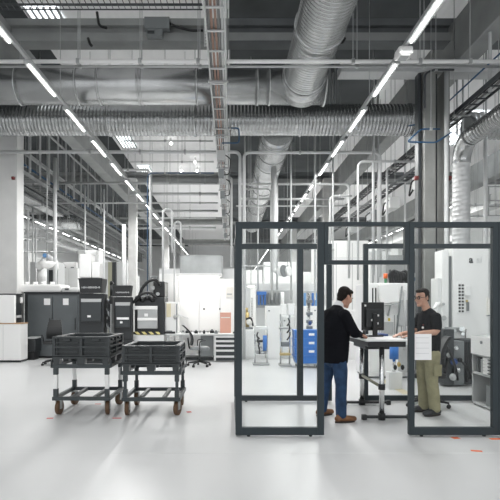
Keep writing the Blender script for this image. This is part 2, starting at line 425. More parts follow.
for k, (x, m, r) in enumerate([(-.28, 'copper', .020), (-.22, 'copper', .018), (-.172, 'cable_grey', .022), (-.331, 'cable_grey', .02), (-.119, 'pipe_white', .020)]):
    pts = [(x+.004*math.sin(i*1.7+k), 5.05+i*.9, 5.889+r+.004*math.sin(i*2.3+k)) for i in range(31)]
    lab = ['thick copper coloured cable lying in the middle ladder tray', 'thin copper coloured cable beside the thicker one in the middle tray', 'grey cable lying next to the copper cables in the middle tray', 'grey cable along the tray side facing the pallet carts', 'white cable along the tray side facing the glass booth'][k]
    solo(MB().sweep(pts, r, 8), 'power_cable', m, lab, 'cable', 'cables in the middle tray')
# boxes on the posts of the middle tray
for i, (py, D) in enumerate([(128, 13.0), (147, 15.5), (172, 18.5), (190, 21.5), (204, 24.5)]):
    t = thing('junction_post', 'grey bracket post with small boxes under the middle tray, %s from the camera' % ORD[i+1], 'bracket', (-.22, D, 4.9), group='bracket posts under the middle tray')
    MB().box(-.245, -.205, D-.02, D+.02, 4.75, 5.82).build('hanger_post', 'steel', t)
    MB().box(-.33, -.12, D-.10, D+.10, 5.35, 5.6, .01).build('box', 'lgrey', t)
    MB().box(-.30, -.16, D-.09, D+.07, 4.9, 5.12, .01).build('box', 'mgrey', t)
    MB().tube([(-.12, D, 5.5), (.02, D, 5.4), (-.02, D, 5.0), (-.16, D, 4.98)], .014, .1, 6).build('cable', 'cable_black', t)
# mesh tray over the near end
t = thing('wire_tray', 'dark wire mesh tray crossing overhead in front of the beams', 'cable tray', (-2, 8.0, Z(4, 8)))
zz = Z(4, 8.0)
mb = MB()
for yy in (7.85, 8.0, 8.15): mb.cyl((-5, yy, zz), (-.45, yy, zz), .011, 6)
for k in range(46): mb.cyl((-5+k*.1, 7.85, zz), (-5+k*.1, 8.15, zz), .007, 6)
for yy in (7.85, 8.15): mb.cyl((-5, yy, zz+.07), (-.45, yy, zz+.07), .011, 6)
mb.build('mesh', 'pipe_dark', t)
for xx in (-4.6, -3.0, -1.6): MB().cyl((xx, 8.0, zz), (xx, 8.0, CEIL), .008, 6).build('hanger', 'steel', t)
# left tray line with its pipes, past the column
tray('light ladder tray running back along the concrete column line over the grey machine cabinets', -7.25, -6.62, 15.6, 40, 5.80, 'steel', .3, 3.0, .13)
t = thing('rectangular_duct', 'pale rectangular duct running beneath the ladder tray on the column side', 'duct', (-7.3, 20, 5.38))
MB().box(-7.6, -7.12, 15.6, 21.4, 5.38, 5.72, .01).build('tube', 'galv', t)
for yy in range(17, 21, 2): MB().box(-7.63, -7.09, yy-.03, yy+.03, 5.35, 5.75).build('flange', 'steel', t)
hangers(t, [(-7.78, y, 5.1) for y in (16.5, 18.5, 20.5)])
for i, (x, z, r, m, w) in enumerate([(-5.50, 4.62, .035, 'pipe_dark', 'dark pipe nearest the aisle beneath the column side ladder tray'), (-5.62, 4.86, .03, 'pipe_dark', 'second dark pipe from the aisle beneath the column side ladder tray'),
        (-5.45, 5.62, .05, 'pipe_grey', 'grey pipe above the column side ladder tray, nearest the aisle'), (-5.62, 5.80, .05, 'pipe_white', 'white pipe above the column side ladder tray'), (-5.80, 5.55, .04, 'pipe_blue', 'blue pipe above the column side ladder tray'),
        (-4.85, 6.15, .04, 'pipe_grey', 'topmost grey pipe running along under the concrete beam')]):
    x, z, r = x*1.226, 1.6+(z-1.6)*1.226, r*1.2
    pipe(w, [(x, 15.6, z), (x, 22.9 if i == 5 else 40, z)], r, m, [(x, y, z) for y in (16.2+.3*i, 20.9+.3*i, 26.5+.3*i)[:2 if i == 5 else 3]], group='pipes along the column line', top=5.79 if z < 5.7 else CEIL)
# hanger grid in front of the dark far bay ceiling
for i, px in enumerate([30, 40, 49, 58, 66, 74, 81, 88, 95, 101, 107, 113]):
    D = 16.3+i*.8; x = X(px, D)
    solo(MB().box(x-.03, x+.03, D-.03, D+.03, 5.9, CEIL), 'hanger_post', 'lgrey', 'pale hanger post before the dark ceiling, %s from the concrete column' % ORD[i+1], 'post', 'hanger posts under the dark far ceiling')
for i, (py, D) in enumerate([(152, 15.6), (185, 19.2), (203, 22.5)]):
    x0, x1 = X(20, D), X(128, D)
    pass
# right tray line
tray('dark ladder tray slanting away past the paired columns towards the machines', 5.04, 5.32, 6, 34, 5.86, 'pipe_dark', .3, 3.0, .1, start=2.2)
tray('second dark ladder tray running below the first one past the paired columns', 5.06, 5.30, 12.9, 34, 5.30, 'pipe_dark', .3, 3.0, .09, hx=(4.95, 5.42), start=2.1)
for i, (x, m, r, w) in enumerate([(5.11, 'cable_black', .028, 'thick black cable lying in the upper dark tray'), (5.20, 'cable_grey', .025, 'grey cable lying in the upper dark tray'), (5.27, 'pipe_white', .02, 'white cable lying in the upper dark tray')]):
    solo(MB().sweep([(x, 6.1, 5.884+r), (x, 33.8, 5.884+r)], r, 8), 'power_cable', m, w, 'cable', 'cables in the upper dark tray')
pipe('thin blue pipe slanting upward beside the dark ladder tray', [(4.96, 5, 6.22), (4.96, 12.7, 6.22), (4.6, 12.9, 6.22)], .022, 'pipe_blue', [(4.96, 7, 6.22), (4.96, 12.2, 6.22)])
t = thing('rectangular_duct', 'pale rectangular duct running back through the far bay above the white machine', 'duct', (10.8, 20, 5.6))
MB().box(10.4, 11.0, 12, 48, 5.55, 6.0, .01).build('tube', 'offw', t)
for yy in range(14, 47, 3): MB().box(10.37, 11.03, yy-.03, yy+.03, 5.52, 6.03).build('flange', 'steel', t)
hangers(t, [(10.35, y, 5.6) for y in (15, 21, 27, 33)])

# ------------------------------------------------------------------ cross pipes and drops
def U(label, D, py, pxs, ends, r, m, hp=(), group='service pipes across the hall', **k):
    # horizontal run at height py between two pixels, with optional drops to heights (metres)
    z = Z(py, D); a, b = X(pxs[0], D), X(pxs[1], D); pts = []
    if ends[0] is not None: pts.append((a, D, ends[0]))
    pts += [(a, D, z), (b, D, z)]
    if ends[1] is not None: pts.append((b, D, ends[1]))
    return pipe(label, pts, r, m, [(X(p, D), D, z) for p in hp], group=group, **k)
N = None
U('white pipe crossing the whole hall in front of the smooth duct, upper of a pair', 9.2, 61.5, (-40, 540), (N, N), .046, 'pipe_bright', (78, 140, 198, 353, 420, 470))
U('grey pipe crossing the whole hall in front of the smooth duct, lower of a pair', 9.35, 66.5, (-40, 540), (N, N), .030, 'pipe_grey', (80, 142, 200, 357, 424))
U('white pipe crossing under the ribbed duct and bending down beside the middle tray', 14.6, 152, (-30, 240), (N, .05), .062, 'pipe_white', (40, 90, 140, 185))
U('white pipe loop beyond the round duct, dropping at the booth', 14.4, 152.5, (244, 380), (.05, 2.4), .058, 'pipe_white', (300, 335))
U('thin grey pipe crossing just below the ribbed duct', 14.2, 141, (124, 213), (N, N), .022, 'pipe_grey', (132, 165, 200))
U('thin white pipe crossing below the thicker white pipe toward the middle tray', 15.6, 162, (130, 214), (N, N), .024, 'pipe_white', (142, 182))
U('thin blue pipe with a drop standing next to the white drop by the black machines', 15.5, 173, (147.5, 214), (.05, N), .020, 'pipe_blue', (165, 200))
U('white drop pipe rising behind the black machines with a bend at the top', 15.8, 170, (150.5, 123), (.05, N), .052, 'pipe_white', (128,))
U('white drop pipe with a rounded top standing behind the black machine with silver cover', 15.3, 209, (163, 172), (.05, 3.2), .045, 'pipe_white', (167,))
U('white drop pipe with a rounded top standing over the workbench wall', 15.42, 222, (174.5, 181), (.05, 3.4), .035, 'pipe_white', (178,))
U('grey pipe crossing beyond the white pipe, over the workbench', 19, 183, (56, 217), (N, N), .06, 'pipe_grey', (75, 125, 170, 205))
U('fat white pipe crossing over the workbench area', 21, 194, (130, 218), (N, N), .085, 'pipe_white', (150, 200))
U('white pipe crossing behind the fat white pipe over the workbench', 23, 203, (60, 218), (N, N), .055, 'pipe_white', (90, 150, 200))
U('grey pipe crossing low over the workbench with valves', 25.5, 211, (130, 218), (N, N), .09, 'pipe_grey', (150, 190))
U('white pipe crossing at the far end of the workbench bay', 28.5, 218, (120, 216), (N, N), .06, 'pipe_white', (140, 190))
U('farthest white pipe crossing above the frosted panel', 31.5, 228, (136, 216), (N, N), .10, 'pipe_white', (140, 190))
U('white pipe crossing under the dark ceiling beyond the round duct with a drop', 16.9, 184, (240, 349), (N, 2.5), .055, 'pipe_white', (250, 320))
U('white drop pipe standing behind the booth door header, with a bend to the column', 14.0, 161.5, (358, 418), (2.3, N), .042, 'pipe_white', (395,))
U('white drop pipe from the ceiling directly behind the booth door header', 14.2, 60, (373.5, 373.0), (2.45, N), .05, 'pipe_white', (373.2,))
U('grey pipe crossing under the dark ceiling, third beyond the ribbed duct', 19.2, 199, (240, 344), (N, N), .06, 'pipe_grey', (245, 330))
U('white pipe crossing low under the dark ceiling beside the lamps', 20.9, 206, (236, 372), (N, N), .045, 'pipe_white', (295, 350))
U('grey drop pipe with a bend between the round duct and the booth frame', 18.2, 189, (271, 246), (.05, N), .045, 'pipe_white', (249,))
U('white drop pipe with bend next to the second column pair', 16.2, 196, (330, 352), (2.3, N), .045, 'pipe_white', (340,))
U('white drop pipe between ladder trays above the booth', 15.4, 168, (387, 394), (2.6, N), .05, 'pipe_white', (391,))
U('white drop pipe close to the middle tray with a short bend', 17, 178, (231.5, 228.5), (2.9, N), .05, 'pipe_white', (230,))
D = 11.1
solo(MB().cyl((X(441.5, D), 10.85, 0), (X(441.5, D), 10.85, 6.74), .045, 14), 'pipe', 'pipe_white', 'bright white pipe standing between the paired columns', 'pipe')
solo(MB().cyl((X(55, 17), 17, 0), (X(55, 17), 17, 6.6), .065, 12), 'pipe', 'pipe_white', 'white pole standing behind the dark grey machine cabinets', 'pipe')
solo(MB().cyl((X(28, 18), 18, 0), (X(28, 18), 18, 5.0), .04, 10), 'pipe', 'pipe_white', 'slim white pole behind the dark cabinets, first from the concrete column', 'pipe')
solo(MB().cyl((X(36, 18.6), 18.6, 0), (X(36, 18.6), 18.6, 4.6), .035, 10), 'pipe', 'pipe_white', 'slim white pole behind the dark cabinets, second from the concrete column', 'pipe')
solo(MB().cyl((X(124, 17.4), 17.4, 0), (X(124, 17.4), 17.4, 4.4), .07, 12), 'pipe', 'pipe_white', 'white pole standing before the concrete column behind the black machines', 'pipe')
solo(MB().cyl((X(490, 9.9), 9.9, Z(92, 9.9)), (X(490, 9.9), 9.9, CEIL), .035, 10), 'pipe', 'pipe_grey', 'grey pipe hanging from the ceiling past the lamp row over the booth', 'pipe')
solo(MB().cyl((X(485.5, 13), 13, 0), (X(485.5, 13), 13, 6.4), .05, 10), 'pipe', 'pipe_white', 'grey white pole beyond the upright spiral duct', 'pipe')
for i, (px, D) in enumerate([(457, 12.9), (463, 13.2), (486, 12.6)]):
    pipe('thin conduit hanging above the upright spiral duct, %s from the paired columns' % ORD[i+1], [(X(px, D), D, Z(135, D)), (X(px, D), D, CEIL)], .035, 'pipe_grey', group='conduits above the upright duct')
# blue hose loops
pipe('blue pipe loop by the middle tray beneath the ribbed duct', [(X(214, 13), 12.9, Z(128, 12.9)), (X(239, 13), 12.9, Z(128, 12.9)), (X(239, 13), 12.9, Z(143, 12.9)), (X(222, 13), 12.9, Z(143, 12.9))], .024, 'pipe_blue', [(X(230, 13), 12.9, Z(128, 12.9))], bend=.08)
pipe('blue pipe wrapping the concrete column and sloping down behind it', [(X(-10, 14.8), 14.8, Z(128.5, 14.8)), (X(18, 14.8), 14.8, Z(128.5, 14.8)), (X(23, 16.2), 16.2, Z(138, 16.2))], .045, 'pipe_blue', [(X(-6, 14.8), 14.8, Z(128.5, 14.8))], bend=.1)
pipe('dark blue pipe loop in front of the paired columns', [(X(440, 10.6), 10.6, Z(129, 10.6)), (X(421, 10.6), 10.6, Z(129, 10.6)), (X(407, 10.6), 10.6, Z(142, 10.6)), (X(436, 10.6), 10.6, Z(142.5, 10.6)), (X(452, 10.6), 10.6, Z(132, 10.6))], .022, 'pipe_blue', [(X(431, 10.6), 10.6, Z(129, 10.6))], bend=.08)
pipe('dark bent conduit over the top of the paired columns', [(X(423, 10.8), 10.7, Z(110, 10.8)), (X(423, 10.8), 10.7, Z(76, 10.8)), (X(431, 10.8), 10.7, Z(72, 10.8)), (X(452, 10.8), 10.7, Z(72, 10.8))], .03, 'pipe_dark', [(X(434, 10.8), 10.7, Z(72, 10.8))], bend=.12)
for px0, D, w in ((13, 14.93, 'red alarm button on the concrete column'), (416.5, 11.0, 'red alarm button beside the paired columns facing the lamps'), (449.5, 10.92, 'red alarm button on the column next to the upright spiral duct')):
    t = thing('alarm_button', w, 'alarm', W(px0, 178, D), group=None)
    c = W(px0, 178, D)
    MB().box(c.x-.04, c.x+.04, D-.03, D+.06, c.z-.045, c.z+.045, .015).build('housing', 'red', t)
    MB().cyl((c.x, D-.03, c.z), (c.x, D-.06, c.z), .028, 14).build('hanger_cap', 'red', t)
# junction box on the first cross beam
t = thing('junction_box', 'grey electrical box with black cable fixed to the cross beam', 'electrical box', W(157, 30, 11.3))
MB().box(X(145, 11.3), X(170, 11.3), 11.2, 11.38, Z(30.5, 11.3), Z(19, 11.3), .01).build('housing', 'mgrey', t)
MB().box(X(147, 11.3), X(163, 11.3), 11.22, 11.38, Z(37.5, 11.3), Z(30.5, 11.3), .01).build('housing', 'mgrey', t)
MB().box(X(148, 11.3), X(155, 11.3), 11.2, 11.22, Z(35.5, 11.3), Z(33, 11.3)).build('plate', 'dgrey', t)
MB().tube([(X(170, 11.3), 11.28, Z(24, 11.3)), (X(176, 11.3), 11.28, Z(27, 11.3)), (X(190, 11.3), 11.28, Z(31, 11.3)), (X(203, 11.3), 11.28, Z(31, 11.3))], .028, .1, 8).build('hanger_cable', 'cable_black', t)
t = thing('hanger_strut', 'perforated steel strut hanging beside the middle tray near the first beam', 'strut', W(206, 45, 10.6))
c0, c1 = X(204, 10.6), X(208.5, 10.6)
mb = MB(); mb.box(c0, c0+.02, 10.58, 10.64, Z(46, 10.6), 8.95); mb.box(c1-.02, c1, 10.58, 10.64, Z(46, 10.6), 8.95)
for k in range(26): mb.box(c0, c1, 10.6, 10.62, Z(46, 10.6)+k*.065, Z(46, 10.6)+k*.065+.035)
mb.build('channel', 'pipe_white', t)
# curved cables hanging under the first beams
for i, (pa, pb, pc) in enumerate([((97, 12), (99, 26), (107, 28)), ((88, 38), (90, 44), (92, 46)), ((340, 38), (342, 44), (345, 38))]):
    D = 11.15
    solo(MB().tube([W(*pa, D), W(*pb, D), W(*pc, D)], .03, .15, 8), 'hanging_cable', 'cable_black', ['black cable loop hanging from the first cross beam above the carts', 'short dark hook under the first cross beam above the carts', 'short dark hook under the beam next to the fat spiral duct'][i], 'cable')
# spot lights in the light ceiling
for i, (px, py) in enumerate([(159, 24), (171, 143.5), (195, 162), (181, 171), (197, 171), (183.5, 178.5), (197.5, 178.5)]):
    D = 11.05 if i == 0 else (CEIL-1.6-.25)*500/(305-py)
    if i == 0: continue
    c = W(px, py, D)
    t = thing('spot_lamp', 'small round white spot lamp below the pale ceiling, %s from the camera' % ORD[i], 'lamp', c, group='spot lamps under the pale ceiling')
    MB().ell((c.x, c.y, c.z), (.075, .075, .06), seg=12).build('bulb', 'bulb', t)
    MB().cyl((c.x, c.y, c.z+.05), (c.x, c.y, CEIL), .02, 8).build('hanger', 'steel', t)
# ------------------------------------------------------------------ glass booth
FD, BD, BT = 6.10, 8.27, 2.61
t = thing('glass_booth', 'dark grey framed glass booth with an open doorway around the standing desk', 'booth', (2.2, 7.4, 0))
def panel(x0, x1, y0, y1, z0, z1, w=.075, mull=(), name='panel_frame', bot=None, th=.07, skip=''):
    # framed glazed panel in the x-z plane (y0==y1) or y-z plane (x0==x1)
    mb = MB(); bot = bot or w
    g = MB()
    if y0 == y1:
        a, b = y0-th/2, y0+th/2
        mb.box(x0, x0+w, a, b, z0, z1, .004); mb.box(x1-w, x1, a, b, z0, z1, .004)
        mb.box(x0+w, x1-w, a, b, z1-w, z1, .004)
        if 'b' not in skip: mb.box(x0+w, x1-w, a, b, z0, z0+bot, .004)
        for m in mull: mb.box(m-.05, m+.05, a, b, z0+bot, z1-w, .004)
        g.box(x0+w, x1-w, y0-.004, y0+.004, z0+bot, z1-w)
    else:
        a, b = x0-th/2, x0+th/2
        mb.box(a, b, y0, y0+w, z0, z1, .004); mb.box(a, b, y1-w, y1, z0, z1, .004)
        mb.box(a, b, y0+w, y1-w, z1-w, z1, .004); mb.box(a, b, y0+w, y1-w, z0, z0+bot, .004)
        for m in mull: mb.box(a, b, m-.05, m+.05, z0+bot, z1-w, .004)
        g.box(x0-.004, x0+.004, y0+w, y1-w, z0+bot, z1-w)
    f = mb.build(name, 'booth', t)
    g.build('glass_pane', 'glass', f)
    fb = MB()
    for i in range(2):
        if y0 == y1: xx = x0+.16 if i == 0 else x1-.16; fb.cyl((xx, y0, 0), (xx, y0, .02), .022, 10)
        else: yy = y0+.16 if i == 0 else y1-.16; fb.cyl((x0, yy, 0), (x0, yy, .02), .022, 10)
    if z0 < .1: fb.build('levelling_feet', 'black', f)
    return f
xl0, xl1 = X(235.5, FD), X(323.7, FD)
xr0, xr1 = X(408.3, FD), X(497, FD)
panel(xl0, xl1, FD, FD, .02, BT, .078, bot=.09)
panel(xr0, xr1, FD, FD, .02, BT, .066, bot=.09)
panel(xl1+.002, xr0-.002, FD, FD, Z(264.5, FD), BT, .05, name='header_frame')
panel(xr1+.004, xr1+1.29, FD, FD, .02, BT, .066, bot=.09)
xbr = xr1+1.29
panel(xl0+.04, 1.68, BD, BD, .02, BT, .085, mull=(X(300, BD),), bot=.085)
panel(X(363.3, BD), xbr, BD, BD, .02, BT, .075, bot=.085)
panel(xl0+.036, xl0+.036, FD+.04, BD-.04, .02, BT, .078, bot=.09)
panel(xbr-.036, xbr-.036, FD+.04, BD-.04, .02, BT, .078, mull=(7.4,), bot=.09)
# paper sheet on the glass
p0, p1 = 2.244, 2.455
o = solo(MB().box(p0, p1, 6.09, 6.0945, Z(360, 6.09), Z(334, 6.09)), 'paper_sheet', 'label', 'white paper sheet stuck on the booth glass in front of the man in khaki trousers', 'paper')
for i in range(4):
    zz = Z(338+i*5.2, 6.09); MB().box(p0+.02, p1-.03, 6.0885, 6.09, zz, zz+.006).build('printed_line', 'text_pale', o)

# ------------------------------------------------------------------ carts and crates
def cart(name, label, cx, cy, w, d, zt, sleeved):
    t = thing(name, label, 'cart', (cx, cy, 0), group='pallet carts')
    s = .045; x0, x1, y0, y1 = cx-w/2, cx+w/2, cy-d/2, cy+d/2
    zl = .222
    mb = MB()
    for yy in (y0, y1-s): mb.box(x0, x1, yy, yy+s, zl, zl+.055, .006)
    for xx in (x0, x1-s): mb.box(xx, xx+s, y0+s, y1-s, zl, zl+.055, .006)
    for xx in (cx-w*.2, cx+w*.2): mb.box(xx-.025, xx+.025, y0+s, y1-s, zl, zl+.05, .006)
    mb.build('base_frame', 'cart', t)
    mb = MB()
    for yy in (y0, y1-s): mb.box(x0, x1, yy, yy+s, zt-.055, zt, .006)
    for xx in (x0, x1-s): mb.box(xx, xx+s, y0+s, y1-s, zt-.055, zt, .006)
    mb.build('top_frame', 'cart', t)
    for ix, xx in enumerate((x0+.05, x1-.05)):
        for iy, yy in enumerate((y0+.025, y1-.025)):
            po = MB(); po.box(xx-.021, xx+.021, yy-.021, yy+.021, zl+.055, zt-.055, .004)
            po.box(xx-.032, xx+.032, yy-.032, yy+.032, zl+.055, zl+.17, .006); po.box(xx-.032, xx+.032, yy-.032, yy+.032, zt-.15, zt-.055, .006)
            po = po.build('post', 'cart', t)
            if sleeved:
                MB().box(xx-.027, xx+.027, yy-.027, yy+.027, zl+.17, zt-.15, .004).build('sleeve', 'sleeve', po)
            sx = -1 if ix == 0 else 1; xe = x0 if ix == 0 else x1; MB().box(xe+sx*.002, xe+sx*.014, yy-.04, yy+.04, zt-.05, zt+.06, .003).build('corner_stop', 'cart', t)
            wx = xx+(.012 if ix == 0 else -.012); wy = yy+(.07 if iy == 0 else -.07); ang = random.uniform(-.35, .35)+PI/2
            ca = bpy.data.objects.new('caster', None); COL.objects.link(ca); ca.parent = t; ca.location = (wx-cx, wy-cy, 0); ca.rotation_euler = (0, 0, ang)
            f = MB(); f.box(-.035, .05, -.038, .038, zl-.012, zl, .004); f.box(-.02, .05, -.038, -.031, .085, zl-.012, .004); f.box(-.02, .05, .031, .038, .085, zl-.012, .004)
            f.build('fork', 'steel', ca, local=True)
            wh = MB(); wh.sweep([(.03, -.028, .104), (.03, -.022, .104), (.03, .022, .104), (.03, .028, .104)], [.090, .104, .104, .090], 28)
            wh.build('wheel', 'tyre', ca, local=True)
    return t
def pallet_box(label, cx, cy, zb, w, d, h):
    t = thing('pallet_box', label, 'crate', (cx, cy, zb), group='black pallet boxes on carts')
    x0, x1, y0, y1 = cx-w/2, cx+w/2, cy-d/2, cy+d/2; fh = .105; zf = zb+fh; z1 = zb+h
    for fx in (x0+.06, cx, x1-.06):
        for fy in (y0+.07, cy, y1-.07):
            fb = MB(); ww = .05 if fx != cx else .065
            fb.prism([(fx-ww, zf), (fx+ww, zf), (fx+ww*.8, zb), (fx-ww*.8, zb)], fy-.06, fy+.06); fb.build('foot', 'crate', t)
    mb = MB(); mb.box(x0, x1, y0, y1, zf-.02, zf+.02, .004); mb.build('deck', 'crate', t)
    hh = z1-zf
    def wall(name, ax, at, sgn, lo, hi):
        # ribbed wall; ax 'y' means the wall runs along x at y=at
        m = MB()
        def bx(a, b, o0, o1, za, zb2, bev=.003):
            p, q = sorted((at+sgn*o0, at+sgn*o1))
            if ax == 'y': m.box(a, b, p, q, za, zb2, bev)
            else: m.box(p, q, a, b, za, zb2, bev)
        bx(lo, hi, -.065, -.05, zf, z1-.01)
        for f0, f1 in ((0, .10), (.44, .53), (.90, 1.0)): bx(lo, hi, -.055, .006, zf+hh*f0, zf+hh*f1, .006)
        L = hi-lo; n = 2
        for k in range(n+1):
            c = lo+L*k/n; c = min(max(c, lo+.022), hi-.022); bx(c-.022, c+.022, -.055, .000, zf, z1)
        for k in range(n):
            c = lo+L*(k+.5)/n
            for f in (.22, .66): bx(c-L/n*.42, c+L/n*.42, -.036, -.012, zf+hh*f, zf+hh*(f+.06), .004)
            bx(c-.05, c+.05, -.036, .002, zf+hh*.78, zf+hh*.88)
        return m.build(name, 'crate', t)
    wall('side_wall', 'y', y0+.006, -1, x0, x1); wall('side_wall', 'y', y1-.006, 1, x0, x1)
    wall('end_wall', 'x', x0+.006, -1, y0+.03, y1-.03); wall('end_wall', 'x', x1-.006, 1, y0+.03, y1-.03)
    return t
C1 = (-2.145, 7.66); C2 = (-1.13, 7.60)
cart('pallet_cart', 'steel pallet cart with white sleeved posts, farther from the glass booth', C1[0], C1[1], .84, .92, .745, True)
pallet_box('black ribbed pallet box on the cart with white posts', C1[0], C1[1], .7455, .825, .96, .40)
cart('pallet_cart', 'all grey steel pallet cart with brown wheels, nearer to the glass booth', C2[0], C2[1], .84, .92, .655, False)
pallet_box('black ribbed pallet box on the all grey cart', C2[0], C2[1], .6555, .825, .96, .365)
# floor markings
for px, py, w, h, ang, m, lab in [(50, 418.3, .09, .035, .1, 'red_mark', 'small red floor mark before the wheel of the white post cart'), (117, 418.2, .13, .03, 0, 'red_mark', 'small red floor mark in the gap between the two carts'),
        (189, 412, .07, .05, .3, 'red_mark', 'faint red floor mark beside the wheel of the all grey cart'), (455.5, 438, .085, .05, .2, 'orange_mark', 'orange floor mark under the booth frame'), (496, 439, .14, .04, 0, 'orange_mark', 'orange floor mark at the booth corner'),
        (476.5, 451, .115, .035, -.3, 'orange_mark', 'orange floor mark lying farthest in front of the booth'), (98, 404, .10, .03, 0, 'red_mark', 'pinkish floor mark beneath the cart with white posts')]:
    D = 800/(py-305); c = (X(px, D), D)
    solo(MB().rbox((c[0], c[1], .0012), (w, h*1.6, .002), Matrix.Rotation(ang, 3, 'Z')), 'floor_mark', m, lab, 'floor mark')

# ------------------------------------------------------------------ standing desk
t = thing('standing_desk', 'height adjustable desk with chrome legs inside the glass booth', 'desk', (2.12, 7.55, 0))
DT = 1.122
MB().box(1.85, 2.47, 6.82, 8.16, DT-.022, DT, .006).build('table_top', 'offw', t)
MB().box(1.90, 2.42, 6.87, 8.12, DT-.10, DT-.023, .012).build('top_frame', 'black', t)
for yy, x0, x1 in ((6.97, 1.85, 2.52), (8.02, 1.82, 2.56)):
    lg = MB(); lg.cyl((2.115, yy, .03), (2.115, yy, DT-.101), .036, 20); lg = lg.build('leg', 'chrome', t)
    MB().cyl((2.115, yy, .42), (2.115, yy, .50), .047, 18).build('clamp', 'black', lg)
    MB().cyl((2.115, yy, .0), (2.115, yy, .09), .05, 18).build('clamp', 'black', lg)
    ft = MB(); ft.box(x0, x1, yy-.028, yy+.028, .022, .062, .01); ft = ft.build('foot_bar', 'black' if yy > 7.5 else 'ddgrey', t)
    for xx in (x0+.02, x1-.02): MB().box(xx-.035, xx+.035, yy-.035, yy+.035, 0, .075, .014).build('end_cap', 'black', ft)
MB().cyl((2.115, 7.0, .455), (2.115, 7.99, .475), .022, 12).build('cross_strut', 'olive', t)
MB().box(1.95, 2.3, 7.2, 7.9, DT-.16, DT-.102, .01).build('cable_box', 'ddgrey', t)
# computer screen, seen from behind
t = thing('monitor', 'black computer monitor with its back to the viewer on the standing desk', 'monitor', (2.16, 7.6, DT))
a = R(10); rm = Matrix.Rotation(a, 3, 'Z')
def L(x, y, z): v = rm @ Vector((x, y, 0)); return (2.175+v.x, 7.62+v.y, DT+z)
MB().rbox(L(0, 0, .305), (.36, .035, .43), rm, .01).build('screen_case', 'black', t)
MB().rbox(L(0, -.035, .28), (.26, .04, .28), rm, .015).build('rear_housing', 'ddgrey', t)
MB().rbox(L(0, -.075, .18), (.07, .04, .34), rm, .01).build('stand_neck', 'black', t)
MB().rbox(L(0, -.03, .011), (.24, .18, .022), rm, .008).build('stand_foot', 'black', t)
for x, z in ((.06, .32), (.05, .20), (-.13, .47), (-.04, .25)):
    MB().rbox(L(x, -.058 if abs(x) < .1 else -.02, z), (.03, .006, .03), rm, .003).build('sticker', 'label', t)
# things on the desk
def flat(name, label, cat, x0, x1, y0, y1, m, z=DT, h=.004, rot=0): 
    c = ((x0+x1)/2, (y0+y1)/2, z+h/2+.0006)
    return solo(MB().rbox(c, (x1-x0, y1-y0, h), Matrix.Rotation(rot, 3, 'Z'), min(.002, h*.3)), name, m, label, cat)
flat('paper_sheet', 'white paper sheet lying on the desk beside the monitor foot', 'paper', 2.05, 2.38, 6.92, 7.25, 'label', rot=.15)
flat('folder', 'blue folder lying on the desk near the hands of the man in khaki trousers', 'folder', 2.30, 2.45, 7.68, 8.10, 'blue_d', h=.03, rot=-.1)
flat('notebook', 'dark notebook lying on the desk behind the monitor', 'notebook', 1.96, 2.14, 7.92, 8.10, 'ddgrey', h=.015, rot=.3)
flat('keyboard', 'black keyboard on the desk before the man in the dark jacket', 'keyboard', 1.86, 2.0, 7.3, 7.72, 'black', h=.02)
t = thing('desk_phone', 'small black device standing upright on the desk beside the jacketed man', 'phone', (1.90, 7.15, DT))
MB().box(1.86, 1.95, 7.10, 7.18, DT+.0006, DT+.03, .008).build('base', 'black', t)
MB().cyl((1.90, 7.14, DT+.03), (1.93, 7.16, DT+.12), .022, 12).build('handset', 'black', t)
# blue drum hanging under the far end of the desk
t = thing('cylinder_tank', 'blue cylinder on a pale stand behind the desk leg', 'tank', (X(394, 9.6), 9.6, 0))
cx = X(394, 9.6)
MB().cyl((cx, 9.6, Z(359, 9.6)), (cx, 9.6, Z(345, 9.6)), .085, 20).build('body', 'blue', t)
MB().cyl((cx, 9.6, Z(345, 9.6)), (cx, 9.6, Z(341, 9.6)), .06, 16).build('cap', 'blue_d', t)
MB().box(cx-.13, cx+.13, 9.5, 9.7, 0, .32, .01).build('base', 'offw', t)
MB().cyl((cx, 9.6, .32), (cx, 9.6, Z(359, 9.6)), .03, 12).build('stem', 'chrome', t)
for k in (-1, 0, 1): MB().ell((cx+.07*k+.04, 9.44, Z(364+abs(k)*3, 9.5)), (.035, .03, .05)).build('grip', 'black' if k else 'brass', t)

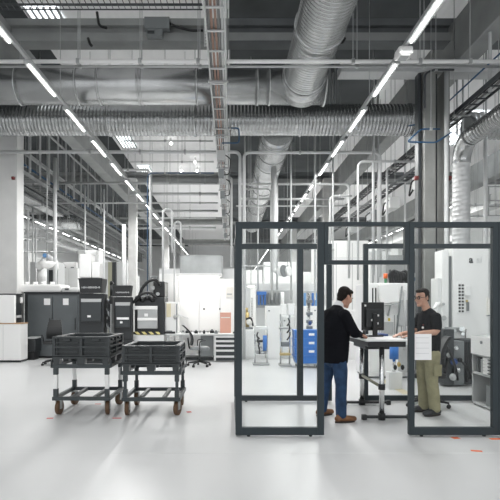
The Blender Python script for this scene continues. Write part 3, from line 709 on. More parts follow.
# ------------------------------------------------------------------ office chairs
def chair(name, label, loc, rz, seat_z, m_seat, m_back, back=True, tilt=.25, s=1.0):
    t = thing(name, label, 'chair', loc, rz)
    mb = MB()
    for k in range(5):
        a = 2*PI*k/5+.3; d = Vector((math.cos(a), math.sin(a), 0))
        mb.sweep([d*.03+Vector((0, 0, .13)), d*.18+Vector((0, 0, .105)), d*.30*s+Vector((0, 0, .085))], [.028, .022, .017], 8)
    mb.build('star_base', 'black', t, local=True)
    for k in range(5):
        a = 2*PI*k/5+.3; d = Vector((math.cos(a), math.sin(a), 0))*.30*s; n = Vector((-d.y, d.x, 0)).normalized()
        w = MB(); w.cyl(d+n*-.024+Vector((0, 0, .033)), d+n*.024+Vector((0, 0, .033)), .032, 14); w.cyl(d+Vector((0, 0, .05)), d+Vector((0, 0, .09)), .01, 8); w.build('caster', 'rubber', t, local=True)
    MB().cyl((0, 0, .11), (0, 0, seat_z-.06), .026, 14).build('gas_column', 'ddgrey', t, local=True)
    MB().box(-.24, .24, -.24, .24, seat_z-.06, seat_z+.02, .035).build('seat', m_seat, t, local=True)
    if back:
        mb = MB(); prof = []
        for i in range(9):
            f = i/8; prof.append((-.24-tilt*f*f*.9+.06*math.sin(f*PI), seat_z+.06+.52*f))
        for i in range(8):
            (a, z0), (b, z1) = prof[i], prof[i+1]; hw = .21-.07*(i/8)**2
            mb.prism([(a, z0), (a+.045, z0), (b+.045, z1), (b, z1)], -hw, hw)
        mb.build('backrest', m_back, t, local=True)
        MB().tube([(-.05, 0, seat_z-.06), (-.26, 0, seat_z-.05), (-.30, 0, seat_z+.25)], .022, .08, 8).build('back_support', 'black', t, local=True)
        for sy in (-1, 1):
            MB().tube([(-.02, sy*.25, seat_z-.04), (-.02, sy*.28, seat_z+.18), (.14, sy*.28, seat_z+.18)], .014, .06, 8).build('armrest', 'black', t, local=True)
    return t
chair('office_chair', 'dark office chair with pale seat facing the workbench drawers', (-.80, 13.05, 0), R(10), .50, 'mgrey', 'ddgrey', True, .25)
chair('office_chair', 'black swivel chair behind the man in khaki trousers', (3.10, 7.86, 0), R(170), .53, 'black', 'black', True, .10, 1.04)
chair('office_chair', 'black swivel chair in front of the grey machine cabinets', (X(54, 13.4), 13.35, 0), R(-80), .62, 'black', 'black', True, .08)
# ------------------------------------------------------------------ left side: cabinets and black machines
def bp(px0, px1, py0, py1, D, depth, bev=.008, mb=None):
    mb = mb or MB(); return mb.box(X(px0, D), X(px1, D), D, D+depth, max(0, Z(py1, D)), Z(py0, D), bev)
def bpz(px0, px1, py0, z0, D, depth, bev=.008, mb=None):
    mb = mb or MB(); return mb.box(X(px0, D), X(px1, D), D, D+depth, z0, Z(py0, D), bev)
D = 13.9
t = thing('storage_cabinet', 'white low cabinet with a wooden top edge beside the concrete column', 'cabinet', (X(5, D), D+.4, 0))
zt = Z(323, D)
MB().box(X(-14, D), X(20.5, D), D, D+.5, .06, zt-.03, .015).build('body', 'white', t)
MB().box(X(-14, D), X(20.9, D), D-.01, D+.51, zt-.03, zt, .005).build('top_board', 'wood', t)
MB().box(X(-13, D), X(20, D), D+.05, D+.48, .0, .06).build('plinth', 'ddgrey', t)
MB().box(X(3, D), X(3, D)+.006, D-.004, D, .08, zt-.05).build('door_gap', 'lgrey', t)
t = thing('wall_cabinet', 'white upper cabinet with an open dark side standing on the low white cabinet', 'cabinet', (X(5, D), D+.4, zt))
MB().box(X(-14, D), X(14.5, D), D+.0, D+.10, zt+.0006, Z(295, D), .01).build('body', 'white', t)
MB().box(X(-14, D), X(14.3, D), D+.10, D+.48, zt+.0006, Z(295, D), .01).build('niche', 'ddgrey', t)
MB().box(X(14.3, D), X(14.3, D)+.04, D+.38, D+.48, Z(303, D), Z(297, D), .005).build('hinge_plate', 'white', t)
MB().box(X(14.3, D), X(14.3, D)+.012, D+.11, D+.46, Z(318, D), Z(315.5, D), .003).build('shelf', 'lgrey', t)
MB().box(X(-14, D), X(15, D), D+.04, D+.5, Z(294.9, D), Z(293.5, D)).build('top_board', 'ddgrey', t)
# dark grey machine enclosure
D = 15.0
t = thing('machine_enclosure', 'dark grey machine cabinet with two wide doors behind the swivel chair', 'machine', (X(52, D), D+.6, 0))
MB().box(X(25, D), X(79, D), D+.04, D+1.5, .06, Z(293.5, D), .02).build('body', 'cab_grey', t)
for a, b in ((27.5, 52), (53, 77.5)): 
    dr = bp(a, b, 296, 356, D, .045, .008).build('door', 'cab_grey', t)
    MB().box(X(b-2.5, D), X(b-1.8, D), D-.03, D, Z(330, D), Z(318, D), .004).build('handle', 'ddgrey', dr)
MB().box(X(25, D), X(27, D), D-.02, D+.05, 0, Z(293.5, D), .01).build('edge_post', 'ddgrey', t)
MB().box(X(24, D), X(80, D), D-.02, D+1.5, Z(293.4, D), Z(292, D)).build('top_board', 'ddgrey', t)
MB().box(X(27, D), X(78, D), D+.1, D+1.3, 0, .06).build('plinth', 'black', t)
MB().box(X(31, D), X(42, D), D-.5, D-.03, .25, .62, .02).build('chip_bin', 'ddgrey', t)
MB().box(X(31.5, D), X(41.5, D), D-.51, D-.05, .62, .66, .008).build('bin_rim', 'lgrey', t)
for k in range(2): MB().box(X(33, D), X(40, D), D-.45, D-.1, 0.0, .25).build('bin_foot', 'black', t) if k == 0 else None
for a, b, w in ((44, 50.3, 'white paper notice on the grey machine door nearer the white cabinets'), (63, 68.6, 'white paper notice on the grey machine door nearer the black machines')):
    solo(MB().box(X(a, D), X(b, D), D-.006, D-.001, Z(305, D), Z(298.5, D)), 'paper_notice', 'label', w, 'paper')
t = thing('machine_module', 'pale machine module with rounded ends on top of the grey machine cabinet', 'machine', (X(45, 15.4), 15.7, Z(292, 15)))
z0 = Z(292, 15)+.001
MB().box(X(20, 15.4), X(62, 15.4), 15.3, 16.2, z0, Z(284.5, 15.4), .06).build('body', 'white', t)
MB().box(X(62.5, 15.4), X(80, 15.4), 15.3, 16.1, z0, Z(287.5, 15.4), .05).build('end_module', 'offw', t)
for px in (24, 33, 41, 50): MB().cyl((X(px, 15.4), 15.6, Z(284.5, 15.4)), (X(px, 15.4), 15.6, Z(281.5, 15.4)), .07, 14).build('cap', 'white', t)
MB().box(X(66, 15.4), X(70, 15.4), 15.28, 15.3, Z(290, 15.4), Z(288.5, 15.4)).build('sensor', 'ddgrey', t)
# white robot arm with blue joints
D = 17.6
t = thing('robot_arm', 'white robot arm with blue joints rising behind the grey machine cabinet', 'robot', (X(43, D), D, 0))
MB().box(X(38, D), X(46, D), D-.15, D+.25, 0, Z(287, D), .02).build('pedestal', 'lgrey', t)
MB().cyl((X(42, D), D, Z(287, D)), (X(42, D), D, Z(268, D)), .16, 18).build('column', 'white', t)
MB().cyl((X(42, D), D-.22, Z(266, D)), (X(42, D), D+.15, Z(266, D)), .15, 18).build('joint', 'offw', t)
MB().sweep([(X(42, D), D-.05, Z(264, D)), (X(47, D), D-.05, Z(256, D))], [.11, .08], 14).build('arm', 'white', t)
MB().cyl((X(47, D), D-.22, Z(256, D)), (X(47, D), D+.1, Z(256, D)), .075, 18).build('joint', 'blue_l', t)
MB().sweep([(X(47, D), D-.05, Z(256, D)), (X(56, D), D-.05, Z(262, D)), (X(58, D), D-.05, Z(270, D))], [.10, .09, .06], 12).build('forearm', 'white', t)
t = thing('dish_lamp', 'round white dish shaped lamp hanging behind the grey machine cabinet', 'lamp', (X(47, 16.4), 16.4, 3))
mb = MB(); c = W(47, 262, 16.4)
mb.sweep([(c.x, c.y, c.z), (c.x, c.y, c.z-.06), (c.x, c.y, c.z-.16), (c.x, c.y, c.z-.22)], [.27, .26, .18, .05], 24); mb.build('dish', 'white', t)
MB().cyl((c.x, c.y, c.z), (c.x, c.y, CEIL), .02, 8).build('hanger', 'steel', t)
t = thing('equipment_cabinet', 'blue and grey tall cabinet seen behind the white poles', 'cabinet', (X(46, 19), 19.3, 0))
MB().box(X(30, 19), X(58, 19), 19, 19.8, 0, Z(262, 19), .02).build('body', 'lgrey', t)
MB().box(X(39.5, 19), X(44, 19), 18.98, 19.0, .6, Z(266, 19)).build('door', 'blue', t)
MB().box(X(49, 19), X(53, 19), 18.98, 19.0, .6, Z(270, 19)).build('door', 'ddgrey', t)
for i, (a, b, top, m, D) in enumerate([(58, 78, 268, 'offw', 21), (20, 29, 252, 'white', 22), (100, 127, 262, 'lgrey', 25), (78, 99, 250, 'offw', 23.4)]):
    t = thing('tall_cabinet', ['off-white tall cabinet behind the pale machine module', 'white tall cabinet behind the concrete column', 'light grey tall cabinet in the gap behind the two black machines', 'off-white tall cabinet behind the white hopper'][i], 'cabinet', (X((a+b)/2, D), D+.4, 0))
    MB().box(X(a, D), X(b, D), D, D+.8, 0, Z(top, D), .02).build('body', m, t)
    w = (X(b, D)-X(a, D))/2
    for k in range(2): MB().box(X(a, D)+k*w+.03, X(a, D)+(k+1)*w-.03, D-.02, D, .1, Z(top, D)-.06, .005).build('door', m, t)
for i, (px, m) in enumerate([(108, 'olive'), (112, 'ddgrey')]):
    solo(MB().box(X(px, 22.5), X(px+4, 22.5), 22.5, 22.7, 0, Z(262, 22.5), .01), 'locker_panel', m, ['olive brown narrow tall panel in the gap between the black machines', 'dark narrow tall panel in the gap between the black machines'][i], 'panel')

def lettering(t, x0, x1, y, z0, z1, n):
    w = (x1-x0)/n; mb = MB(); s = w*.20; rnd = random.Random(n)
    for k in range(n):
        a = x0+k*w; b = a+w*.72; zm = (z0+z1)/2; h = .16*(z1-z0)
        kind = rnd.choice('EHAIBR')
        mb.box(a, a+s, y-.004, y, z0, z1)
        if kind in 'HABR': mb.box(b-s, b, y-.004, y, z0, z1)
        if kind in 'EABR': mb.box(a+s, b-s, y-.004, y, z1-h, z1)
        if kind in 'EB': mb.box(a+s, b-s, y-.004, y, z0, z0+h)
        if kind != 'I': mb.box(a+s, b-s, y-.004, y, zm-h/2, zm+h/2)
    mb.box(x0, x1, y-.0002, y+.006, (z0+z1)/2-.004, (z0+z1)/2+.004)
    return mb.build('lettering', 'text_white', t)
def moulder(label, px0, px1, headtop, headbot, bodybot, D, n, extra):
    t = thing('production_machine', label, 'machine', (X((px0+px1)/2, D), D+.6, 0), group='black production machines')
    x0, x1 = X(px0, D), X(px1, D); w = x1-x0
    MB().box(x0-.02, x1+.02, D+.02, D+extra, 0, .62, .015).build('base', 'ddgrey', t)
    MB().box(x0, x1+.01, D+.06, D+extra-.02, .62, Z(headbot, D), .015).build('body', 'ddgrey', t)
    pn = MB().box(x0+.10*w, x1-.08*w, D, D+.06, Z(bodybot, D), Z(headbot+7, D), .012).build('front_panel', 'dgrey', t)
    MB().box(x0+.10*w, x1-.08*w, D-.004, D+.05, Z(headbot+8.5, D), Z(headbot+5.2, D), .004).build('light_strip', 'lgrey', pn)
    MB().box(x0+.36*w, x0+.50*w, D-.006, D, Z(bodybot-4.2, D), Z(bodybot-6.2, D)).build('badge', 'label', pn)
    MB().box(x0+.10*w, x1-.08*w, D-.01, D+.05, Z(bodybot+1.2, D), Z(bodybot, D)).build('lower_lip', 'black', pn)
    zt, zb = Z(headtop, D), Z(headbot, D)
    hd = MB(); hd.prism([(x0+.02, zt), (x1, zt), (x1-.07*w, zb+.02), (x0+.09*w, zb+.02)], D-.06, D+extra-.03); hd = hd.build('head', 'black', t)
    MB().box(x0, x1, D-.08, D+extra-.03, zt, zt+.03, .006).build('head_lip', 'ddgrey', hd)
    lettering(hd, x0+.16*w, x1-.09*w, D-.0600, zb+(zt-zb)*.36, zb+(zt-zb)*.50, n)
    return t
D = 13.6
t = moulder('black machine with a lettered slanted head and a white hopper on top', 78.5, 103, 279.5, 293.5, 321.5, D, 11, .50)
hp = MB().box(X(79, D), X(91, D), D+.0, D+.45, Z(279, D)+.03, Z(254, D), .03).build('hopper', 'white', t)
MB().box(X(91.3, D), X(99.5, D), D+.02, D+.45, Z(279, D)+.03, Z(262, D), .03).build('hopper', 'white', t)
MB().box(X(84, D), X(95, D), D+.05, D+.4, Z(254, D), Z(250, D), .03).build('hopper_lid', 'offw', t)
t = moulder('black machine with a smaller lettered head standing between its two neighbours', 113.5, 131.5, 286.5, 297, 327.5, 13.9, 9, .24)
MB().box(X(117, 13.9), X(129, 13.9), 13.86, 13.9, Z(319.5, 13.9), Z(317.3, 13.9)).build('label_strip', 'label', t)
D = 14.2
t = thing('production_machine', 'black machine with a silver white cover and hazard striped base near the workbench', 'machine', (X(148, D), D+.6, 0), group='black production machines')
MB().box(X(131, D), X(164, D), D+.02, D+.95, 0, Z(335, D), .015).build('base', 'offw', t)
MB().box(X(131.5, D), X(160, D), D, D+.03, Z(334.5, D), Z(331.8, D)).build('hazard_strip', 'hazard', t)
MB().box(X(134, D), X(164, D), D+.1, D+.95, Z(334.9, D)+.001, Z(297, D), .02).build('body', 'ddgrey', t)
MB().box(X(152, D), X(164, D), D+.2, D+.95, Z(297, D), Z(281, D), .03).build('upper_body', 'black', t)
cv = MB().box(X(137.5, D), X(157.5, D), D-.02, D+.1, Z(328.5, D), Z(306, D), .015).build('cover', 'steel', t)
MB().box(X(131, D), X(157.5, D), D-.04, D-.0, Z(309.5, D), Z(306, D), .012).build('cover_edge', 'white', cv)
MB().box(X(137.5, D), X(157.5, D), D-.04, D-.02, Z(320.5, D), Z(317.8, D), .006).build('handle', 'white', cv)
MB().box(X(144.5, D), X(148, D), D-.025, D-.02, Z(316.5, D), Z(313.5, D)).build('badge', 'label', cv)
for i in range(4):
    px = 137+i*5; MB().ell((X(px, D), D+.15, Z(298+2*(i % 2), D)), (.09, .12, .08)).build('valve', 'black', t)
MB().tube([W(138, 300, D+.05), W(142, 288, D+.05), W(148, 281, D), W(156, 279, D), W(160, 286, D)], .045, .2, 8).build('hose', 'black', t)
MB().tube([W(133, 303, D), W(140, 294, D-.05), W(150, 292, D), W(156, 298, D)], .04, .15, 8).build('hose', 'cable_black', t)
MB().tube([W(146, 286, D+.1), W(152, 276, D+.1), W(158, 278, D+.2)], .025, .15, 8).build('hose', 'mgrey', t)
for i, (p, q) in enumerate([((153, 288), 2.4), ((158, 294), 2.0), ((154, 300), 1.8)]):
    c = W(*p, D+.18); MB().cyl((c.x, c.y-.08, c.z), (c.x, c.y, c.z), .05*q/2, 14).build('knob', 'steel', t)
# hose block between the first two machines
D = 13.75
t = thing('valve_block', 'black valve block with looping hoses between the two lettered machines', 'machine', (X(108, D), D+.3, 0))
MB().box(X(107.6, D), X(110.9, D), D+.1, D+.7, 0, Z(296, D), .02).build('body', 'black', t)
rnd = random.Random(3)
for k in range(6):
    a = 299+k*5
    MB().tube([W(107+rnd.random(), a, D+.1), W(106.6+rnd.random()*2, a+3, D-.05), W(108.5+rnd.random()*1.8, a+6, D-.05), W(109.8, a+10, D+.1)], .03, .1, 7).build('hose', ('cable_black', 'ddgrey', 'mgrey')[k % 3], t)
for k in range(5): MB().ell((X(107.2+1.2*(k % 3), D), D+.06, Z(300+k*6, D)), (.045, .04, .045), seg=10).build('fitting', 'steel', t)
MB().cyl(W(111.2, 297, D+.3), W(111, 285, D+.3), .035, 10).build('pipe_stub', 'ddgrey', t)
MB().tube([W(111, 285, D+.3), W(111, 281, D+.3), W(113, 284, D+.3)], .035, .1, 8).build('hose', 'black', t)
MB().box(X(111.2, D), X(111.8, D), D-.1, D+.06, .7, Z(304, D)).build('post', 'steel', t)

# ------------------------------------------------------------------ workbench
D = 14.1; BZ = Z(334, D)
t = thing('workbench_top', 'long pale worktop running before the white board wall', 'worktop', (-.7, D+.4, BZ-.05))
MB().box(X(165.6, D), X(238, D), D, D+.85, BZ-.045, BZ, .006).build('board', 'offw', t)
MB().box(X(165.6, D), X(238, D), D-.01, D, BZ-.045, BZ-.012).build('edge', 'lgrey', t)
for px in (167, 180): MB().box(X(px, D), X(px, D)+.06, D+.05, D+.12, 0, BZ-.046).build('leg', 'lgrey', t)
MB().box(X(200, D), X(213, D), D+.3, D+.36, .12, BZ-.06).build('modesty_panel', 'mgrey', t)
MB().box(X(184, D), X(213, D), D+.3, D+.8, .03, .10).build('foot_board', 'ddgrey', t)
t = thing('drawer_unit', 'white drawer unit with five dark drawers under the worktop', 'drawers', (X(226, D), D+.4, 0))
x0, x1 = X(214.5, D), X(238, D)
MB().box(x0, x1, D+.02, D+.75, .02, BZ-.047, .006).build('body', 'white', t)
ys = [(337.5, 340), (342, 344.6), (346.6, 349.5), (351.5, 355.5), (357.5, 363)]
for a, b in ys:
    d = MB().box(x0+.04, x1-.03, D, D+.03, max(.03, Z(b, D)), Z(a, D), .004).build('drawer', 'dgrey', t)
    MB().box(x0+.05, x1-.05, D-.02, D, Z(a, D)-.004, Z(a, D)+.016, .004).build('handle', 'label', d)
# wall boards and shelf over the bench
t = thing('board_shelf', 'white panel wall with a slim canopy over the workbench', 'panel', (-.8, 15.9, 0))
for a, b in ((179, 199), (199.3, 220)): MB().box(X(a, 15.7), X(b, 15.7), 15.7, 15.75, BZ, Z(277, 15.7), .01).build('back_panel', 'white', t)
MB().box(X(160, 15.7), X(178.5, 15.7), 15.6, 15.75, .1, Z(274, 15.7), .01).build('side_panel', 'white', t)
MB().box(X(220.5, 15.7), X(241, 15.7), 15.6, 15.75, .1, Z(279, 15.7), .01).build('side_panel', 'white', t)
cn = MB().box(X(177.3, 15.3), X(222, 15.3), 15.2, 15.7, Z(276.5, 15.3), Z(273.5, 15.3), .01).build('canopy', 'white', t)
MB().box(X(179, 15.3), X(219, 15.3), 15.3, 15.38, Z(276.5, 15.3)-.03, Z(276.5, 15.3)-.002, .008).build('light_tube', 'lamp_soft', cn)
for px in (204, 220): MB().cyl((X(px, 15.7), 15.69, Z(309, 15.7)), (X(px, 15.7), 15.67, Z(309, 15.7)), .03, 12).build('hook', 'ddgrey', t)
t = thing('frosted_screen', 'grey frosted screen in a frame above the white panel wall', 'screen', (X(201, 16.1), 16.1, 2.5))
MB().box(X(181, 16), X(222, 16), 15.98, 16.02, Z(277, 16), Z(255, 16)).build('hanging_pane', 'frost', t)
fr = MB()
for a, b in ((180, 181.2), (221.4, 223)): fr.box(X(a, 16), X(b, 16), 15.96, 16.05, Z(277, 16), Z(255, 16))
fr.box(X(180, 16), X(223, 16), 15.96, 16.05, Z(256, 16), Z(255, 16)); fr.build('frame', 'steel', t)
# dispenser and arm on the bench
D2_ = 14.4
t = thing('test_device', 'beige and white test device standing on the worktop near the silver machine', 'device', (X(174, D2_), D2_+.2, BZ))
MB().box(X(165, D2_), X(178, D2_), D2_, D2_+.45, BZ+.001, Z(302, D2_), .02).build('body', 'white', t)
MB().box(X(166.5, D2_), X(171, D2_), D2_-.02, D2_, Z(317, D2_), Z(303.5, D2_), .008).build('door', 'cream', t)
MB().box(X(171.5, D2_), X(175.5, D2_), D2_-.02, D2_, Z(317, D2_), Z(303.5, D2_), .008).build('door', 'white_w', t)
MB().box(X(176.3, D2_), X(177.3, D2_), D2_-.015, D2_, BZ+.02, Z(304, D2_)).build('frame_bar', 'mgrey', t)
MB().tube([W(175, 317, D2_-.1), W(180, 315, D2_-.2), W(188.5, 318.5, D2_-.2)], .02, .05, 8).build('arm', 'offw', t)
MB().ell(W(175, 317, D2_-.05), (.05, .05, .07)).build('arm_joint', 'lgrey', t)
# salmon coloured card box
D3 = 14.6
t = thing('card_box', 'salmon coloured card box standing on the worktop above the drawers', 'box', (X(225, D3), D3, BZ))
MB().box(X(220, D3), X(231, D3), D3, D3+.12, BZ+.001, Z(312.5, D3), .004).build('body', 'salmon', t)
MB().box(X(221, D3), X(230, D3), D3-.003, D3, Z(318, D3), Z(317, D3)).build('printed_band', 'white_w', t)
t = thing('info_sheet', 'small white framed sheet on the panel wall above the salmon box', 'paper', W(229, 296, 15.55))
MB().box(X(226, 15.55), X(233, 15.55), 15.57, 15.595, Z(297, 15.55), Z(287, 15.55), .004).build('frame', 'white_w', t)
MB().box(X(227, 15.55), X(232, 15.55), 15.565, 15.57, Z(295, 15.55), Z(293.5, 15.55)).build('printed_line', 'lgrey', t)
rnd = random.Random(11)
words_ = ['black tool case', 'grey clamp block', 'dark socket set', 'pale parts tray', 'black hand tool', 'steel gauge block', 'dark small bin', 'white parts box', 'black measuring device', 'grey tool holder', 'dark fixture', 'pale small bin']
pxs = [169, 183, 187, 191, 196, 200, 204, 208, 212, 216, 234, 237]
for i, px in enumerate(pxs):
    D4 = 14.18+.12*(i % 3); w = rnd.uniform(.06, .12); h = rnd.uniform(.05, .12); m = ('black', 'lgrey', 'ddgrey', 'white', 'black', 'steel', 'ddgrey', 'white', 'black', 'mgrey', 'ddgrey', 'offw')[i]
    if i == 0: w = .34; h = .09
    t = thing('bench_tool', '%s on the worktop, %s along from the silver machine' % (words_[i], ORD[i+1]), 'tool', (X(px, D4), D4, BZ), group='small tools on the worktop')
    MB().box(X(px, D4)-w/2, X(px, D4)+w/2, D4, D4+.1, BZ+.001, BZ+h*.7, .008).build('body', m, t)
    MB().box(X(px, D4)-w/4, X(px, D4)+w/4, D4+.02, D4+.08, BZ+h*.7, BZ+h, .006).build('cap', 'black' if m != 'black' else 'mgrey', t)

# ------------------------------------------------------------------ things behind the booth
D = 12.7
cx0, cx1 = X(294.5, D), X(321.5, D); cxm = (cx0+cx1)/2
t = thing('dolly', 'grey dolly with small wheels carrying the stack of blue boxes', 'dolly', (cxm, D+.3, 0))
MB().box(cx0+.06, cx1-.06, D+.03, D+.52, .075, .115, .01).build('platform', 'lgrey', t)
for xx in (cx0+.1, cx1-.1):
    for yy in (D+.08, D+.46): MB().cyl((xx-.015, yy, .035), (xx+.015, yy, .035), .035, 14).build('wheel', 'rubber', t)
zb = .116; hs = [.20, .215, .215, .22]
for i, h in enumerate(hs):
    lab = 'blue plastic box with a white label on the dolly, %s' % ('bottom of the stack', 'second from the bottom', 'third from the bottom', 'topmost of the stack')[i]
    t = thing('storage_box', lab, 'box', (cxm, D+.28, zb), group='blue boxes stacked on the dolly')
    ins = .05 if i == 0 else .015
    MB().prism([(cx0, zb+h-.002), (cx1, zb+h-.002), (cx1-ins, zb), (cx0+ins, zb)], D, D+.55).build('body', 'blue', t)
    MB().box(cx0-.008, cx1+.008, D-.01, D+.56, zb+h-.035, zb+h-.003, .004).build('rim', 'blue', t)
    if i > 0: MB().box(cxm+.02, cxm+.16, D-.012, D-.002, zb+h*.35, zb+h*.62).build('label_card', 'label', t)
    zb += h
def stand(name, label, px, D, top, parts, w=.22):
    t = thing(name, label, 'stand', (X(px, D), D, 0)); x = X(px, D)
    MB().box(x-w, x+w, D-.2, D+.2, 0, .05, .015).build('base', 'steel', t)
    for s in (-1, 1): MB().cyl((x+s*w*.75, D, .05), (x+s*w*.75, D, Z(top, D)), .022, 12).build('pole', 'chrome', t)
    for (py, h, ww, m) in parts:
        MB().box(x-ww, x+ww, D-.12, D+.1, Z(py, D)-h/2, Z(py, D)+h/2, .012).build('holder', m, t)
    return t
t = stand('tool_stand', 'chrome stand with black grippers and a blue tube behind the booth glass', 261, 13.4, 326, [(328, .08, .19, 'offw'), (341, .06, .12, 'black'), (352, .10, .13, 'steel')])
x = X(261, 13.4)
MB().cyl((x+.09, 13.2, Z(350, 13.4)), (x+.09, 13.2, Z(335, 13.4)), .055, 14).build('tube', 'blue', t)
for k in range(4): MB().tube([W(258+k*.5, 332+k*5, 13.15), W(256.5+k, 336+k*5, 13.1), W(259.5, 339+k*5, 13.1)], .022, .06, 7).build('gripper', 'black', t)
for k in range(3): MB().ell(W(258.5+k*2, 344+k*4, 13.15), (.05, .04, .04), seg=10).build('fitting', 'chrome', t)
t = stand('tool_stand', 'chrome stand with white holder heads beside the blue boxes', 285, 13.2, 314, [(328, .05, .16, 'steel'), (344, .12, .10, 'mgrey'), (354, .06, .14, 'brass')], .16)
x = X(283, 13.2)
MB().box(X(280.5, 13.2), X(286, 13.2), 13.05, 13.3, Z(315, 13.2), Z(304, 13.2), .02).build('head', 'white', t)
MB().box(X(287.5, 13.2), X(294, 13.2), 13.05, 13.3, Z(315, 13.2), Z(303.5, 13.2), .02).build('head', 'white', t)
MB().cyl(W(282.5, 304, 13.15), W(282.5, 292, 13.15), .045, 14).build('hanger_tube', 'white', t)
for k in range(3): MB().tube([W(288+k, 318+k*7, 13.0), W(290, 322+k*7, 12.98), W(287, 326+k*7, 13.0)], .02, .06, 7).build('gripper', 'black', t)
t = thing('pipe_stand', 'chrome post with clamps rising behind the stack of blue boxes', 'stand', (X(308.5, 13.5), 13.5, 0))
MB().cyl((X(308.5, 13.5), 13.5, 0), (X(308.5, 13.5), 13.5, Z(292, 13.5)), .05, 14).build('pole', 'chrome', t)
for py in (300, 312, 320, 326): MB().box(X(306, 13.5), X(312, 13.5), 13.38, 13.5, Z(py+3, 13.5), Z(py, 13.5), .01).build('clamp', 'mgrey', t)
MB().ell(W(310, 323, 13.4), (.05, .05, .06), seg=10).build('gauge', 'blue_d', t)
t = thing('plastic_cover', 'white plastic cover sheet standing beside the blue boxes', 'cover', (X(322, 12.3), 12.3, 0))
mb = MB(); mb.sweep([(X(322, 12.3), 12.3, 0), (X(321.6, 12.3), 12.3, .2), (X(321, 12.3), 12.3, .45), (X(322, 12.3), 12.3, .62)], [.08, .10, .09, .02], 14); mb.build('cover', 'white', t)
# cabinets behind
D = 14.6
def cab(label, a, b, top, D, m='offw', depth=.6, doors=1, zb=0):
    t = thing('cabinet', label, 'cabinet', (X((a+b)/2, D), D+depth/2, zb)); x0, x1 = X(a, D), X(b, D)
    MB().box(x0, x1, D, D+depth, zb, Z(top, D), .01).build('body', m, t)
    w = (x1-x0)/doors
    for k in range(doors):
        d = MB().box(x0+k*w+.02, x0+(k+1)*w-.02, D-.018, D, zb+.06, Z(top, D)-.03, .006).build('door', m, t)
        MB().box(x0+k*w+.05, x0+k*w+.10, D-.03, D-.018, Z(top, D)-.16, Z(top, D)-.12, .004).build('handle', 'mgrey', d)
    return t
cab('white low cabinet carrying the brass machine behind the booth post', 241.5, 256, 329.5, 14.75, 'white')
cab('white tall door cabinet between the two chrome stands', 266.5, 281.5, 306, 14.7, 'white')
cab('off-white cabinet behind the chrome stand with white heads', 282, 295, 316, 15.0, 'offw')
cab('white cabinet with two doors behind the blue boxes', 296, 329, 306, 15.6, 'white', .6, 2)
cab('white cabinet behind the jacketed man', 330, 366, 310, 14.6, 'white', .6, 2)
t = thing('brass_fixture', 'brass coloured machine fixture on the low white cabinet', 'machine', (X(248, 14.85), 14.95, Z(329.5, 14.75)))
z0 = Z(329.5, 14.75)+.001
MB().box(X(244.5, 14.85), X(253, 14.85), 14.8, 15.1, z0, z0+.06, .01).build('base', 'mgrey', t)
MB().cyl((X(247, 14.85), 14.95, z0+.06), (X(247, 14.85), 14.95, z0+.5), .07, 14).build('column', 'brass', t)
MB().cyl((X(247, 14.85), 14.95, z0+.5), (X(247, 14.85), 14.95, z0+.64), .035, 12).build('spindle', 'brass', t)
MB().ell((X(249.5, 14.85), 14.85, z0+.22), (.10, .08, .10)).build('cover', 'white_w', t)
MB().tube([(X(246, 14.85), 14.85, z0+.3), (X(251, 14.85), 14.8, z0+.36), (X(253, 14.85), 14.85, z0+.1)], .03, .08, 8).build('hose', 'black', t)
t = thing('bench_light', 'bright white light bar over the brass fixture', 'lamp', W(251, 286, 14.9))
MB().box(X(247.5, 14.9), X(255, 14.9), 14.8, 15.0, Z(286.5, 14.9), Z(284.5, 14.9), .005).build('housing', 'white', t)
MB().box(X(248, 14.9), X(254.5, 14.9), 14.82, 14.98, Z(287, 14.9), Z(286.5, 14.9)).build('hanger_tube', 'bulb', t)
MB().cyl(W(251, 284.5, 14.9), (X(251, 14.9), 14.9, CEIL), .01, 6).build('hanger', 'steel', t)
t = thing('measuring_scale', 'tall white column with a dark scale beside the brass fixture', 'scale', (X(253, 15.5), 15.6, 0))
MB().box(X(250.5, 15.5), X(256, 15.5), 15.5, 15.7, 0, Z(288, 15.5), .01).build('body', 'white', t)
sc = MB()
for k in range(12): sc.box(X(251.3, 15.5), X(252.6, 15.5), 15.49, 15.5, Z(299+k*1.6, 15.5), Z(298.2+k*1.6, 15.5))
sc.build('scale_pattern', 'mgrey', t)
D = 16.6
t = thing('tool_board', 'pale board of hanging blue and grey tools on the wall behind the white cabinets', 'board', (X(274, D), D, 1.4))
MB().box(X(256, D), X(294, D), D+.3, D+.34, Z(308, D), Z(290, D), .01).build('hanging_board', 'lgrey', t)
MB().box(X(257, D), X(266.5, D), D, D+.3, Z(295, D), Z(291.5, D), .01).build('clamp_bar', 'blue', t)
for px in (258.2, 261.3, 264.3): MB().box(X(px, D), X(px+1.7, D), D+.05, D+.2, Z(305, D), Z(295, D), .01).build('tool', 'blue', t)
for px in (268.2, 271.5, 275, 279): MB().box(X(px, D), X(px+1.5, D), D+.1, D+.25, Z(304.5, D), Z(292.5, D), .01).build('tool', 'mgrey', t)
D = 16.9
t = thing('tool_board', 'second hanging tool board with a blue holder behind the chrome post', 'board', (X(308, D), D, 1.4))
MB().box(X(299, D), X(322, D), D+.1, D+.14, Z(307, D), Z(291, D), .01).build('hanging_board', 'wall_grey', t)
for px, m in ((304, 'blue_l'), (312, 'blue'), (315, 'blue_l'), (319, 'lgrey')): MB().box(X(px, D), X(px+2, D), D, D+.1, Z(306, D), Z(293, D), .01).build('tool', m, t)
